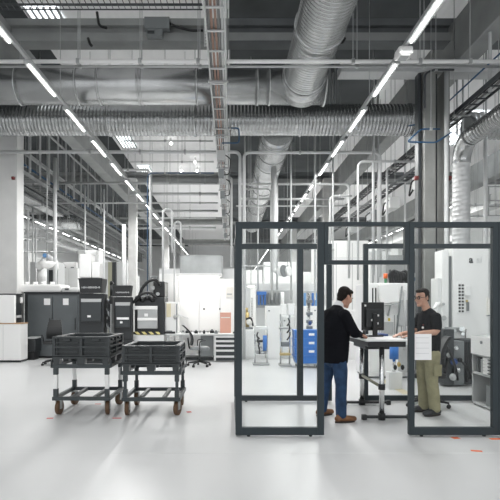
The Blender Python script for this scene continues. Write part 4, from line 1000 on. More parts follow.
# extraction hood disc
D = 15.6
t = thing('extraction_hood', 'round dark faced extraction hood hanging above the white cabinets', 'hood', W(285, 271, D))
c = W(283.5, 271, D); ax = Vector((.75, -.6, .1)).normalized()
MB().sweep([c-ax*-.0, c+ax*.03], [.19, .19], 28).build('face_disc', 'mgrey', t)
MB().sweep([c-ax*.18, c-ax*.01], [.12, .20], 28).build('cone', 'offw', t)
MB().sweep([c+Vector((.16, .12, 0))-ax*.02, c+Vector((.16, .12, 0))+ax*.06], [.15, .15], 24).build('ring', 'white', t)
MB().tube([c-ax*.18, c-ax*.35+Vector((0, 0, .05)), (c.x-.26, c.y+.25, c.z+.5), (c.x-.26, c.y+.25, 6.0)], .07, .2, 12).build('hanger_tube', 'pipe_white', t)
for i, (px, D, top, bot, r) in enumerate([(272, 16.0, 225, 300, .05), (245, 16.8, 230, 292, .04), (277, 17.1, 232, 292, .05), (291, 16.4, 235, 300, .045), (258, 17.0, 228, 291, .035), (315, 16.0, 248, 300, .05), (333, 15.9, 250, 300, .04), (373, 15.8, 225, 285, .05), (378, 16.4, 226, 285, .05), (405, 15.9, 226, 280, .04)]):
    pipe('slender white service drop behind the booth, %s along from the booth corner post' % ORD[sorted([272, 245, 277, 291, 258, 315, 333, 373, 378, 405]).index(px)+1], [(X(px, D), D, Z(bot, D)), (X(px, D), D, 6.0 if .8 < X(px, D) < 1.95 else CEIL)], r, 'pipe_white', group='service drops behind the booth', hang=[(X(px, D), D, Z(250, D))], top=Z(250, D)+.1)
U('white pipe rail crossing behind the booth glass at head height', 16.3, 266, (242, 289), (N, N), .03, 'pipe_white', (248, 287.5))
# big white housing behind the door header
D = 18.2
t = thing('machine_housing', 'huge plain white machine housing behind the booth door header', 'machine', (X(345, D), D+1, 0))
MB().box(X(320, D), X(369, D), D, D+2, 0, Z(240.5, D), .04).build('body', 'white', t)
for px in (336, 352): MB().box(X(px, D), X(px, D)+.02, D-.003, D+.01, .2, Z(243, D)).build('seam', 'lgrey', t)
MB().box(X(322, D), X(367, D), D-.01, D, Z(258.5, D), Z(257.5, D)).build('trim_strip', 'offw', t)
# white inspection machine behind the monitor
D = 10.9
t = thing('inspection_machine', 'white machine with a tilted screen panel and signal light behind the monitor', 'machine', (X(386, D), D+.5, 0))
MB().box(X(367, D), X(409, D), D, D+1.0, .04, Z(283, D), .02).build('body', 'white', t)
MB().box(X(368, D), X(408, D), D+.05, D+.9, 0, .04).build('plinth', 'mgrey', t)
for px in (372, 375): MB().box(X(px, D), X(px+1.4, D), D-.004, D, Z(303, D), Z(288, D)).build('slot', 'black', t)
rm = Matrix.Rotation(R(-8), 3, 'Y')
sp = MB().rbox(W(388.5, 293.5, D-.12), (.40, .08, .41), rm, .015).build('screen_panel', 'white', t)
MB().rbox(W(388.5, 304.5, D-.15), (.40, .10, .03), rm, .005).build('screen_shelf', 'lgrey', sp)
MB().box(X(383, D), X(392, D), D-.08, D, Z(302, D), Z(286, D)).build('bracket', 'lgrey', t)
for px in (394, 397, 401): MB().box(X(px, D), X(px+.6, D), D-.004, D, Z(338, D), Z(315, D)).build('groove', 'mgrey', t)
MB().box(X(388, D), X(390, D), D-.01, D, Z(321, D), Z(318, D)).build('warning_label', 'yellow', t)
for k in range(7):
    a = 391+k*2.6
    MB().tube([W(a, 283, D+.2), W(a-2, 274+k % 3, D+.15), W(a+4, 269.5+(k*5) % 4, D+.12), W(a+7, 277, D+.1), W(a+6, 282, D+.2)], .035, .15, 8).build('hose', ('cable_black', 'black', 'mgrey')[k % 3 if k % 2 else 0], t)
for (p0, p1, r, m) in (((396, 284), (388, 316), .018, 'lgrey'), ((402, 286), (395, 345), .02, 'mgrey'), ((379, 306), (379, 345), .022, 'chrome'), ((405, 290), (404, 350), .03, 'lgrey')):
    MB().cyl(W(*p0, D-.05), W(*p1, D-.05), r, 10).build('rod', m, t)
for (a, b, y0_, y1_, m) in ((368, 378, 310, 330, 'offw'), (398, 408, 300, 326, 'lgrey'), (381, 393, 322, 334, 'lgrey'), (369, 380, 340, 372, 'offw'), (398, 408, 345, 372, 'lgrey')):
    MB().box(X(a, D), X(b, D), D-.04, D, Z(y1_, D), Z(y0_, D), .01).build('access_panel', m, t)
c = W(385.5, 276, D+.2)
MB().cyl((c.x, c.y, Z(283, D)), (c.x, c.y, Z(278, D)), .03, 10).build('signal_green', mat('signal_green', (.05, .22, .10), .4), t)
MB().cyl((c.x, c.y, Z(278, D)), (c.x, c.y, Z(273, D)), .045, 12).build('signal_orange', 'orange_mark', t)
MB().cyl((c.x+.10, c.y, Z(283, D)), (c.x+.10, c.y, Z(269, D)), .025, 10).build('mast', 'black', t)
# pale yellow lane on the floor, seen under the desk
lane = MB(); lane.prism([(X(370, 11.4), 10.7), (X(376, 11.4), 10.7), (X(414, 8.9), 8.95), (X(404, 8.9), 8.95)], .0, .0015, axis='Z')
solo(lane, 'floor_stripe', 'cream', 'pale cream stripe slanting across the floor under the desk', 'floor stripe')
# blue banded sign panel with white light
D = 12.3
t = thing('display_board', 'white display board with a blue band behind the head of the man with glasses', 'board', (X(419, D), D, 0))
MB().box(X(414, D), X(425, D), D, D+.3, 0, Z(273, D), .02).build('body', 'white', t)
MB().box(X(413.5, D), X(426, D), D-.02, D, Z(281, D), Z(277.5, D), .004).build('blue_band', 'blue', t)
MB().box(X(419.5, D), X(422, D), D-.02, D, Z(290, D), Z(283, D), .004).build('blue_panel', 'blue', t)
MB().ell(W(418, 269.5, D+.1), (.05, .05, .06)).build('lamp_bulb', 'bulb', t)
# grey posts between
D = 12.6
solo(MB().box(X(429.5, D), X(437, D), D, D+.3, 0, Z(244, D), .01), 'steel_post', 'mgrey', 'grey square steel post behind the man with glasses', 'post')
solo(MB().box(X(414.5, 13.2), X(423, 13.2), 13.2, 13.5, 0, Z(252, 13.2), .01), 'steel_post', 'dgrey', 'dark steel post standing behind the blue banded board', 'post')

# ------------------------------------------------------------------ tall white machine with letter logo
D = 10.4
t = thing('processing_machine', 'tall white machine with a dark letter logo and a grid of black push buttons', 'machine', (X(472, D), D+.6, 0))
MB().box(X(452.5, D), X(489, D), D, D+.38, Z(338.5, D), Z(246.5, D), .02).build('upper_body', 'white', t)
MB().box(X(446, D), X(489, D), D+.05, D+.38, 0, Z(338.6, D), .015).build('lower_body', 'dgrey', t)
MB().box(X(441.5, D), X(448.5, D), D-.02, D+.36, Z(336, D), Z(250, D), .02).build('side_column', 'white', t)
MB().box(X(448.6, D), X(452.2, D), D+.04, D+.36, Z(327, D), Z(256, D)).build('channel', 'mgrey', t)
MB().box(X(437.5, D), X(441.4, D), D+.0, D+.35, Z(337, D), Z(278, D), .015).build('guide_plate', 'offw', t)
MB().box(X(444, D), X(462, D), D-.10, D+.04, Z(331, D), Z(327, D), .01).build('work_shelf', 'steel', t)
MB().box(X(452, D), X(465, D), D-.06, D, Z(338, D), Z(331.5, D), .01).build('shelf_box', 'white', t)
kb = MB().box(X(457, D), X(466, D), D-.02, D, Z(313.5, D), Z(282, D), .006).build('button_panel', 'white', t)
for i in range(9):
    for j in range(2):
        MB().box(X(458.1+j*3.1, D), X(460+j*3.1, D), D-.035, D-.02, Z(286.2+i*3.25, D), Z(284.4+i*3.25, D), .003).build('push_button', 'black', kb)
MB().box(X(464, D), X(470, D), D-.05, D, Z(296, D), Z(285.5, D), .012).build('control_box', 'white', t)
MB().box(X(466, D), X(468, D), D-.06, D-.0, Z(311, D), Z(302, D), .006).build('key_strip', 'mgrey', t)
MB().cyl(W(467, 301, D-.02), W(467, 301, D-.07), .025, 10).build('key_switch', 'brass', t)
MB().box(X(486.5, D), X(488.8, D), D-.05, D, Z(315, D), Z(298, D), .01).build('door_handle', 'white_w', t)
MB().box(X(486.5, D), X(488.8, D), D-.05, D, Z(316, D), Z(315, D)).build('handle_foot', 'mgrey', t)
MB().cyl(W(462, 329, D-.12), W(462, 329, D-.20), .05, 14).build('dial', 'chrome', t)
MB().cyl(W(463, 334, D-.08), W(463, 334, D-.16), .035, 14).build('dial', 'chrome', t)
MB().tube([W(466, 329, D-.1), W(465.5, 334, D-.1), W(465.5, 338, D-.1)], .012, .05, 8).build('cable', 'cable_grey', t)
for k, (px, py, r) in enumerate([(454, 331, .05), (443.5, 304, .03), (444, 318, .05), (442.5, 330, .04)]): MB().cyl(W(px, py, D-.03), W(px, py, D-.12), r, 12).build('knob', 'lgrey', t)
MB().tube([W(437, 303, D-.1), W(434, 309, D-.15), W(436, 306, D-.15), W(440, 303, D-.1)], .03, .06, 8).build('lever', 'white', t)
def text(txt, px, py, D, size, material, parent, name='lettering'):
    cu = bpy.data.curves.new(name, 'FONT'); cu.body = txt; cu.size = size; cu.extrude = .001; cu.offset = .006 if material == 'text_dark' else .002
    o = bpy.data.objects.new(name, cu); COL.objects.link(o)
    dg = bpy.context.evaluated_depsgraph_get(); me = bpy.data.meshes.new_from_object(o.evaluated_get(dg)); bpy.data.objects.remove(o)
    me.materials.clear(); me.materials.append(M[material])
    o = bpy.data.objects.new(name, me); COL.objects.link(o); o.parent = parent
    o.rotation_euler = (PI/2, 0, 0); o.location = W(px, py, D)-parent.location
    return o
text('a', 469, 262.8, D-.004, .20, 'text_dark', t)
text('si', 476.3, 262.8, D-.004, .20, 'text_pale', t)
# control machine base in front of the white machine
D = 9.85
t = thing('drive_unit', 'dark grey drive unit with hoses and silver fittings below the white machine', 'machine', (X(455, D), D+.1, 0))
MB().box(X(441.5, D), X(452, D), D-.1, D+.2, .03, Z(329, D), .015).build('column', 'dgrey', t)
MB().box(X(452, D), X(463, D), D-.05, D+.2, .03, Z(341, D), .01).build('block', 'mgrey', t)
MB().box(X(463, D), X(474, D), D+.02, D+.2, .03, Z(340, D), .01).build('ribbed_panel', 'dgrey', t)
for k in range(5): MB().box(X(464+k*2, D), X(464.6+k*2, D), D, D+.02, .1, Z(342, D)).build('rib', 'ddgrey', t)
for (px, py, r, m) in ((456, 348, .05, 'chrome'), (458, 370, .06, 'chrome'), (453, 377, .07, 'lgrey'), (449, 355, .05, 'steel'), (460, 360, .05, 'ddgrey'), (454, 362, .07, 'blue_d')):
    MB().ell(W(px, py, D-.14), (r, r*.8, r), seg=12).build('fitting', m, t)
MB().tube([W(462, 362, D-.1), W(468, 368, D-.15), W(472, 378, D-.1), W(466, 382, D-.1)], .02, .1, 8).build('hose', 'cable_black', t)
MB().tube([W(446, 345, D-.15), W(450, 352, D-.2), W(455, 366, D-.2), W(458, 380, D-.15)], .025, .1, 8).build('hose', 'black', t)
# drawer cabinet in the booth, facing the desk
XF = 3.92
t = thing('drawer_cabinet', 'white and grey shelf cabinet with small drawers inside the booth', 'cabinet', (XF+.2, 7.7, 0))
y0, y1 = 7.30, 8.10; ZT = 1.115
bd = MB()
for z in (.02, .50, .80, ZT-.03): bd.box(XF, XF+.45, y0, y1, z, z+.03)
for y in (y0, y1-.025): bd.box(XF, XF+.45, y, y+.025, .02, ZT)
bd.box(XF+.42, XF+.45, y0, y1, .02, ZT); bd.build('body', 'lgrey', t)
d = MB().box(XF-.02, XF, y0, y1, .82, ZT-.005, .004).build('flap_door', 'white', t)
MB().cyl((XF-.02, 7.75, 1.02), (XF-.035, 7.75, 1.02), .025, 12).build('lock', 'mgrey', d)
for k in range(5):
    z = .535+k*.052
    dw = MB().box(XF-.01, XF+.35, y0+.03, y0+.44, z, z+.046, .004).build('drawer', 'white', t)
    MB().box(XF-.022, XF-.01, y0+.20, y0+.27, z+.016, z+.032).build('handle', 'ddgrey', dw)
for k in range(4): MB().box(XF+.04, XF+.3, y0+.48+k*.07, y0+.53+k*.07, .531, .77-.02*(k % 2), .004).build('binder', ('mgrey', 'lgrey', 'dgrey', 'mgrey')[k], t)
MB().box(XF+.02, XF+.35, y0+.06, y0+.40, .051, .36, .01).build('storage_bin', 'mgrey', t)
for y in (y0+.05, y1-.05): MB().box(XF+.02, XF+.08, y-.03, y+.03, 0, .02).build('foot', 'black', t)
# machines seen at the far end through the glass
for i, (a, b, top, D, m) in enumerate([(370, 386, 262, 17, 'offw'), (388, 412, 255, 18.5, 'lgrey'), (300, 318, 272, 22, 'offw'), (246, 262, 270, 24, 'white'), (264, 296, 262, 30, 'offw'), (424, 440, 232, 20, 'offw')]):
    lab = ['off-white tall cabinet behind the inspection machine', 'light grey tall machine behind the black hose clump', 'off-white cabinet far behind the chrome post', 'white cabinet far behind the brass fixture', 'off-white wide machine at the far end of the lamp row', 'off-white tall cabinet behind the paired columns'][i]
    t = thing('tall_cabinet', lab, 'cabinet', (X((a+b)/2, D), D+.5, 0))
    MB().box(X(a, D), X(b, D), D, D+1, 0, Z(top, D), .02).build('body', m, t)
    MB().box(X(a, D)+.06, X(b, D)-.06, D-.02, D, .15, Z(top, D)-.1, .01).build('door', m, t)
    MB().box(X(a, D)+.10, X(a, D)+.16, D-.04, D-.02, 1.0, 1.3).build('handle', 'mgrey', t)
# ------------------------------------------------------------------ far bays seen past the columns
def big(name, label, cat, a, b, top, D, m, depth=1.2, panels=2):
    x0, x1 = X(a, D), X(b, D); t = thing(name, label, cat, ((x0+x1)/2, D+depth/2, 0))
    MB().box(x0, x1, D, D+depth, .03, Z(top, D), .03).build('body', m, t)
    MB().box(x0+.05, x1-.05, D+.05, D+depth-.05, 0, .03).build('plinth', 'ddgrey', t)
    w = (x1-x0)/panels
    for k in range(panels):
        p = MB().box(x0+k*w+.04, x0+(k+1)*w-.04, D-.02, D, .15, Z(top, D)-.12, .008).build('door', m, t)
        MB().box(x0+k*w+.08, x0+k*w+.13, D-.04, D-.02, 1.0, 1.35).build('handle', 'mgrey', p)
        MB().box(x0+k*w+w*.35, x0+(k+1)*w-.1, D-.024, D-.02, Z(top, D)-.6, Z(top, D)-.25).build('window_pane', 'mgrey', p)
    return t
big('machine', 'white machine with small windows in the far aisle behind the robot arm', 'machine', 60, 76, 262, 25.5, 'white')
big('machine', 'light grey machine at the back of the far aisle near the concrete column', 'machine', 19, 36, 258, 26, 'lgrey')
big('machine', 'white machine far behind the white logo machine, beyond the spiral duct', 'machine', 442, 470, 236, 23.0, 'white', 1.0)
big('machine', 'off-white machine far back beside the paired columns', 'machine', 398, 422, 244, 21.5, 'offw', 1.0)
U('white pipe crossing the far aisle behind the concrete column, upper one', 22.8, 203, (-4, 116), (N, N), .05, 'pipe_white', (26, 41, 95))
U('white pipe crossing the far aisle behind the concrete column, lower one', 23.5, 240, (14, 61), (N, N), .05, 'pipe_white', (26, 40))
U('grey pipe crossing the far aisle behind the robot arm', 24.5, 252, (16, 90), (N, N), .06, 'pipe_grey', (24, 77))
U('white pipe crossing the far bay beyond the upright spiral duct', 17.5, 205, (452, 530), (N, N), .05, 'pipe_white', (475, 495))
U('grey pipe crossing the far bay low beyond the upright spiral duct', 19.5, 216, (452, 530), (N, N), .05, 'pipe_grey', (478, 496))
for i, px in enumerate([22, 33, 85, 104]):
    D = 20+i*.1
    solo(MB().cyl((X(px, D), D, 0 if i % 2 else 2.2), (X(px, D), D, 6.3+.2*(i % 3)), .035, 10), 'hanger_pole', 'pipe_white', 'slim white pole in the far aisle, %s counted from the concrete column' % ORD[i+1], 'pole', 'slim poles in the far aisle')
# wall mounted white duct and platform in the far bay
t = thing('platform', 'pale raised walkway with railing in the far bay past the upright duct', 'walkway', (10, 18, 4.3))
MB().box(8.2, 14.5, 16.0, 17.0, 4.25, 4.45, .01).build('deck', 'offw', t)
for k in range(8): MB().cyl((8.3+k*.85, 16.05, 4.45), (8.3+k*.85, 16.05, 5.4), .02, 8).build('hanger_post', 'steel', t)
for z in (4.95, 5.4): MB().cyl((8.2, 16.05, z), (14.5, 16.05, z), .022, 8).build('rail', 'steel', t)
for x in (8.4, 12.5): MB().box(x-.06, x+.06, 16.4, 16.52, 0, 4.25).build('leg', 'lgrey', t)
# clutter beside the upper dark tray
for i, (y, z, l) in enumerate([(13.5, 5.1, .5), (15.9, 5.0, .6), (18, 5.0, .6), (21, 5.0, .5)]):
    t = thing('valve_box', 'grey valve box hanging below the dark ladder trays, %s from the paired columns' % ORD[i+1], 'valve box', (5.2, y, z-.4), group='valve boxes under the dark trays')
    MB().box(5.02, 5.34, y-.2, y+l-.2, z-.35, z, .02).build('housing', ('lgrey', 'offw', 'mgrey', 'lgrey')[i], t)
    MB().tube([(5.0, y-.15, z-.1), (4.86, y-.1, z-.2), (4.9, y+.2, z-.55), (5.05, y+.25, z-.3)], .022, .1, 8).build('hose', 'cable_black', t)
    MB().cyl((5.18, y, z), (5.18, y, 5.27), .015, 8).build('hanger', 'steel', t)

tray('pale ladder tray deep in the far aisle behind the concrete column', -9.2, -8.8, 21.5, 46, 4.75, 'lgrey', .5, 4.0, .1)
pipe('white pipe running back along the far aisle under the lamps', [(-8.6, 21, 5.1), (-8.6, 45, 5.1)], .07, 'pipe_white', [(-8.6, y, 5.1) for y in (23.5, 29.0, 34)])
pipe('grey pipe running back along the far aisle under the lamps', [(-7.75, 21, 4.7), (-7.75, 45, 4.7)], .07, 'pipe_grey', [(-7.75, y, 4.7) for y in (24.1, 29.5, 34)])
tray('dark ladder tray high up in the far aisle beside the concrete beam', -8.4, -7.9, 21.8, 46, 6.5, 'pipe_dark', .5, 4.0, .1)
# ------------------------------------------------------------------ people
def remesh(mb, name, material, parent, voxel, smooth=2, sub=False):
    me = bpy.data.meshes.new(name); mb.bm.to_mesh(me); mb.bm.free()
    o = bpy.data.objects.new(name, me); COL.objects.link(o)
    md = o.modifiers.new('r', 'REMESH'); md.mode = 'VOXEL'; md.voxel_size = voxel; md.use_smooth_shade = True
    if smooth:
        sm = o.modifiers.new('s', 'SMOOTH'); sm.iterations = smooth; sm.factor = .5
    bpy.context.view_layer.update()
    dg = bpy.context.evaluated_depsgraph_get(); me2 = bpy.data.meshes.new_from_object(o.evaluated_get(dg))
    o.modifiers.clear(); o.data = me2; bpy.data.meshes.remove(me); me2.name = name
    for p in me2.polygons: p.use_smooth = True
    me2.materials.clear(); me2.materials.append(M[material]); o.parent = parent
    return o
def chain(mb, pts, step=.3, seg=12):
    # pts: (x, y, z, ra, rb): ellipsoids swept along the points; ra = fore-aft, rb = sideways
    for i in range(len(pts)-1):
        p, q = pts[i], pts[i+1]
        a, b = Vector(p[:3]), Vector(q[:3]); L = (b-a).length; r = min(p[3], q[3], p[4], q[4])
        n = max(1, int(L/(r*step))+1)
        for k in range(n+(1 if i == len(pts)-2 else 0)):
            f = k/n; c = a.lerp(b, f); ra = p[3]+(q[3]-p[3])*f; rb = p[4]+(q[4]-p[4])*f
            mb.ell(c, (ra, rb, (ra+rb)/2*.9), seg=seg)
    return mb
def limb(mb, pts, **k): return chain(mb, [(*p[:3], p[3], p[3]) for p in pts], **k)
def hand(mb, wrist, tip, up, side, curl=.3):
    # palm and five fingers; wrist -> tip direction, side = towards the thumb
    w = Vector(wrist); d = (Vector(tip)-w).normalized(); u = (Vector(up)-d*Vector(up).dot(d)).normalized(); s = d.cross(u)
    if s.dot(Vector(side)) < 0: s = -s
    limb(mb, [(*(w-d*.03), .027), (*(w+d*.02), .027)])
    for k in (-1.5, -.5, .5, 1.5):
        b = w+d*.015+s*k*.012; e = w+d*.085+s*k*.019; limb(mb, [(*b, .016), (*e, .0135)])
    for k, ln in ((1.5, .075), (.5, .085), (-.5, .080), (-1.5, .060)):
        b = w+d*.085+s*k*.0195; dd = d.copy(); p = b; r = .0095
        for j in range(3):
            dd = (dd-u*curl*(.25+.35*j)).normalized(); q = p+dd*ln*(.42, .33, .25)[j]; limb(mb, [(*p, r), (*q, r*.93)]); p = q; r *= .93
    p = w+d*.02+s*.022; q = p+(d*.55+s*.8-u*.15).normalized()*.045; e = q+(d*.9+s*.25-u*.2).normalized()*.04
    limb(mb, [(*p, .014), (*q, .0115), (*e, .0095)])
def head(mb, c, pitch, yaw, s=1.0):
    m = (Matrix.Rotation(yaw, 3, 'Z') @ Matrix.Rotation(pitch, 3, 'Y'))
    c = Vector(c)
    def P(x, y, z): return c+m @ Vector((x*s, y*s, z*s))
    def E(x, y, z, a, b, d): mb.ell(P(x, y, z), (a*s, b*s, d*s), m, seg=14)
    E(-.012, 0, .035, .098, .077, .092); E(.03, 0, -.02, .068, .066, .085); E(.035, 0, -.075, .058, .052, .045)
    E(.082, 0, -.095, .020, .026, .020)                                    # chin
    E(.094, 0, -.005, .012, .011, .026); E(.106, 0, -.022, .014, .015, .012)  # nose
    E(.086, .0, .030, .014, .050, .010)                                     # brow ridge
    for sy in (-1, 1):
        E(.070, .040*sy, -.020, .024, .024, .022)
        E(-.008, .080*sy, -.008, .020, .010, .032)                          # ears
    E(.087, 0, -.062, .010, .024, .010)
    return P, m
def face_bits(t, P, m, s=1.0):
    for sy in (-1, 1):
        MB().ell(P(.090, .032*sy, .008), (.010, .014, .009), m, seg=10).build('eye', 'eye', t, local=True)
        MB().sweep([P(.096, .016*sy, .030), P(.098, .034*sy, .035), P(.088, .052*sy, .030)], .0055, 8).build('eyebrow', 'hair', t, local=True)
    MB().ell(P(.094, 0, -.062), (.006, .022, .006), m, seg=10).build('lips', 'lip', t, local=True)

# man in the dark jacket
t = thing('person', 'man in a black jacket, blue jeans and brown shoes standing at the desk, head bowed', 'person', (1.46, 7.02, 0), R(24))
b = MB()
hc = (.185, 0, 1.705); P, hm = head(b, hc, R(24), R(8), 1.10)
limb(b, [(.045, 0, 1.52, .062), (.105, 0, 1.60, .060), (.15, 0, 1.65, .058)])
chain(b, [(.0, 0, .95, .11, .15), (-.01, 0, 1.10, .12, .15), (.01, 0, 1.30, .12, .16), (.04, 0, 1.46, .09, .14)])
aR = [(.03, -.20, 1.46, .055), (.13, -.29, 1.22, .045), (.27, -.22, 1.195, .032)]
aL = [(.03, .19, 1.47, .055), (.06, .27, 1.20, .045), (.27, .16, 1.182, .032)]
limb(b, aR); limb(b, aL)
lR = [(.0, -.10, .92, .085), (.01, -.16, .52, .06), (-.035, -.21, .10, .045)]
lL = [(.0, .10, .92, .085), (-.01, .17, .52, .06), (-.045, .24, .10, .045)]
limb(b, lR); limb(b, lL)
hand(b, (.275, -.22, 1.193), (.45, -.17, 1.145), (0, 0, 1), (0, 1, 0), .35)
hand(b, (.275, .16, 1.18), (.46, .12, 1.150), (0, 0, 1), (0, -1, 0), .35)
remesh(b, 'body', 'skin', t, .0075, 2)
face_bits(t, P, hm)
h = MB()
for (x, y, z, a, bb, d) in ((-.030, 0, .062, .090, .084, .078), (-.055, 0, .015, .058, .078, .075), (.035, 0, .095, .055, .066, .036), (-.065, 0, -.035, .034, .062, .05)):
    h.ell(P(x, y, z), (a*1.1, bb*1.1, d*1.1), hm)
for sy in (-1, 1): h.ell(P(.005, .072*sy, .022), (.024, .012, .035), hm)
remesh(h, 'hair', 'hair', t, .008, 2)
j = MB()
chain(j, [(.0, 0, .72, .175, .21), (.0, 0, .825, .185, .22), (.0, 0, .97, .20, .235), (.0, 0, 1.12, .21, .24), (.01, 0, 1.28, .205, .25), (.03, 0, 1.42, .145, .225), (.045, 0, 1.49, .10, .15), (.05, 0, 1.545, .078, .09)])
limb(j, [(.03, -.195, 1.465, .088), (.10, -.285, 1.26, .080), (.135, -.29, 1.215, .076), (.22, -.245, 1.20, .060), (.25, -.235, 1.195, .053)])
limb(j, [(.03, .185, 1.465, .085), (.05, .275, 1.22, .076), (.09, .27, 1.19, .074), (.20, .19, 1.172, .056), (.235, .175, 1.169, .050)])
jo = remesh(j, 'jacket', 'jacket', t, .011, 3)
for v in jo.data.vertices:
    if v.co.z < .80: v.co.z = .80+(v.co.z-.80)*.02
cl = MB(); limb(cl, [(.062, 0, 1.556, .076), (.080, 0, 1.60, .073)]); cl.ell((.11, 0, 1.54), (.055, .06, .06)); remesh(cl, 'shirt_collar', 'shirt', t, .009, 2)
MB().box(.165, .19, -.05, .05, 1.28, 1.50, .01).build('shirt_front', 'shirt', t, local=True)
k = MB()
chain(k, [(.0, 0, .96, .135, .165), (.0, 0, .86, .14, .17)])
limb(k, [(.0, -.095, .88, .115), (.01, -.13, .70, .105), (.005, -.16, .50, .082), (-.02, -.185, .30, .080), (-.03, -.205, .105, .076)])
limb(k, [(.0, .095, .88, .115), (-.005, .14, .70, .105), (-.015, .17, .50, .082), (-.035, .205, .30, .080), (-.04, .235, .105, .076)])
remesh(k, 'jeans', 'jeans', t, .012, 2)
def shoe(t, x, y, yaw, m, L=.29, w=.052):
    rm = Matrix.Rotation(yaw, 3, 'Z')
    def Q(a, c, z): v = rm @ Vector((a, c, 0)); return (x+v.x, y+v.y, z)
    sh = MB()
    chain(sh, [(*Q(-.05, 0, .055), .05, .045), (*Q(.05, 0, .055), .055, .045), (*Q(.12, 0, .045), .05, .050), (*Q(L-.10, 0, .040), .042, .044)])
    limb(sh, [(*Q(-.03, 0, .07), .05), (*Q(-.02, 0, .11), .048)])
    for v in sh.bm.verts:
        if v.co.z < .014: v.co.z = .014
    o = remesh(sh, 'shoe', m, t, .009, 1)
    so = MB(); pr = []
    for i in range(24):
        a = 2*PI*i/24; pr.append(Q(.055+(L/2+.005)*math.cos(a), (w+.004)*math.sin(a)*(1-.12*math.cos(a+PI)), 0)[:2])
    so.prism(pr, 0, .022, axis='Z'); so.build('sole', 'sole', o, local=True)
shoe(t, -.035, -.215, R(-8), 'leather'); shoe(t, -.045, .24, R(8), 'leather')

# man in the black T-shirt
t = thing('person', 'man with glasses in a black T-shirt and khaki trousers leaning on the desk', 'person', (2.925, 7.36, 0), R(193))
b = MB()
hc = (.105, -.005, 1.705); P, hm = head(b, hc, R(7), R(14), 1.06)
limb(b, [(.02, 0, 1.50, .062), (.055, 0, 1.58, .057), (.075, 0, 1.63, .055)])
chain(b, [(.0, 0, .95, .11, .15), (-.01, 0, 1.10, .11, .14), (-.005, 0, 1.30, .12, .16), (.01, 0, 1.43, .09, .14)])
limb(b, [(.01, .19, 1.42, .060), (.04, .245, 1.24, .048), (.07, .24, 1.21, .048), (.22, .20, 1.20, .044), (.36, .16, 1.172, .031)])
limb(b, [(.01, -.19, 1.42, .060), (.05, -.245, 1.21, .047), (.08, -.24, 1.18, .046), (.24, -.17, 1.18, .043), (.40, -.10, 1.172, .031)])
limb(b, [(.0, -.10, .92, .085), (.01, -.12, .52, .06), (-.02, -.14, .10, .045)])
limb(b, [(.0, .10, .92, .085), (.02, .10, .52, .06), (-.03, .11, .10, .045)])
hand(b, (.36, .16, 1.172), (.55, .12, 1.141), (0, 0, 1), (0, -1, 0), .22)
hand(b, (.40, -.10, 1.172), (.58, -.04, 1.141), (0, 0, 1), (0, 1, 0), .22)
remesh(b, 'body', 'skin2', t, .0075, 2)
face_bits(t, P, hm)
h = MB()
for (x, y, z, a, bb, d) in ((-.026, 0, .062, .090, .080, .074), (-.050, 0, .015, .058, .076, .07), (.040, 0, .098, .048, .060, .028), (-.06, 0, -.03, .034, .06, .04)):
    h.ell(P(x, y, z), (a*1.06, bb*1.06, d*1.06), hm)
for sy in (-1, 1): h.ell(P(.0, .073*sy, .025), (.024, .010, .035), hm)
remesh(h, 'hair', 'hair', t, .008, 2)
g = MB()
for sy in (-1, 1):
    ring = [P(.106, .034*sy+.024*math.cos(a), .008+.017*math.sin(a)) for a in [2*PI*i/14 for i in range(15)]]
    g.sweep(ring, .0035, 6, cap=False); g.sweep([P(.104, .058*sy, .012), P(.05, .083*sy, .014), P(-.01, .088*sy, .008)], .0035, 6)
g.sweep([P(.107, -.01, .012), P(.110, 0, .014), P(.107, .01, .012)], .0035, 6); g.build('glasses', 'black', t, local=True)
j = MB()
chain(j, [(.0, 0, .92, .150, .185), (.0, 0, 1.02, .160, .19), (-.005, 0, 1.16, .158, .185), (-.005, 0, 1.30, .150, .20), (.005, 0, 1.41, .115, .19), (.012, 0, 1.475, .085, .12)])
for sy in (-1, 1): limb(j, [(.01, .18*sy, 1.425, .080), (.028, .228*sy, 1.31, .074), (.032, .234*sy, 1.285, .072)])
remesh(j, 't_shirt', 'tee', t, .011, 3)
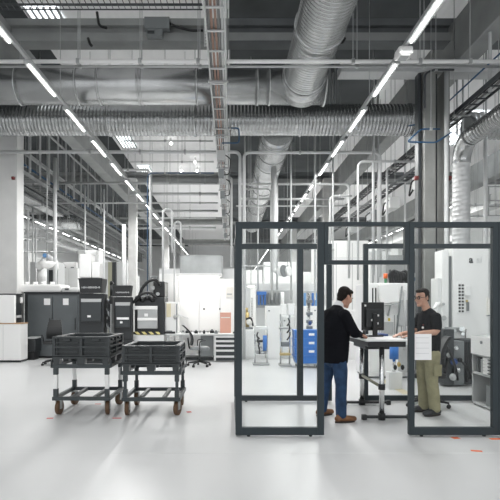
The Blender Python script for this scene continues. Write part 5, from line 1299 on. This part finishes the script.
for (x, z, w, hh, m) in ((.146, 1.27, .05, .035, 'label'), (.14, 1.31, .02, .02, 'red')):
    MB().ell((x, .07, z), (.012, w*.5, hh*.5), seg=10).build('shirt_print', m, t, local=True)
k = MB()
chain(k, [(.0, 0, .96, .130, .160), (.0, 0, .86, .135, .165)])
limb(k, [(.0, -.095, .88, .112), (.015, -.11, .70, .104), (.015, -.12, .50, .090), (-.005, -.13, .30, .085), (-.015, -.14, .10, .082)])
limb(k, [(.0, .095, .88, .112), (.02, .10, .70, .104), (.02, .10, .50, .090), (-.01, .105, .30, .085), (-.025, .11, .10, .082)])
o = remesh(k, 'trousers', 'khaki', t, .012, 2)
MB().box(-.06, .07, .195, .225, .58, .74, .012).build('cargo_pocket', 'khaki', o, local=True)
MB().box(-.06, .07, .20, .232, .70, .745, .008).build('pocket_flap', 'khaki', o, local=True)
shoe(t, -.02, -.145, R(-12), 'shoe'); shoe(t, -.03, .115, R(10), 'shoe')

# ------------------------------------------------------------------ lamps of the same rows over and behind the viewer
for x in (-9.8, -3.53, 2.90, 9.5):
    for k in range(-6, 0):
        la = bpy.data.lights.new('lamp_light', 'AREA'); la.shape = 'RECTANGLE'; la.size = .12; la.size_y = 1.3; la.energy = AREA_W; la.color = (1, .995, .98)
        lo = bpy.data.objects.new('lamp_light', la); COL.objects.link(lo); lo.location = (x, 7.36+2.05*k, LZ-.02)
# ------------------------------------------------------------------ daylight and view
w = bpy.data.worlds.new('world'); S.world = w; w.use_nodes = True
bg = w.node_tree.nodes['Background']; bg.inputs['Color'].default_value = (.96, .98, 1, 1); bg.inputs['Strength'].default_value = WORLD
S.view_settings.view_transform = 'Standard'; S.view_settings.look = 'None'; S.view_settings.gamma = 1
S.view_settings.use_curve_mapping = False; S.view_settings.exposure = EXPO
S.cycles.max_bounces = 8; S.cycles.diffuse_bounces = 4; S.cycles.glossy_bounces = 4; S.cycles.transparent_max_bounces = 12
S.cycles.sample_clamp_indirect = 6; S.cycles.sample_clamp_direct = 4
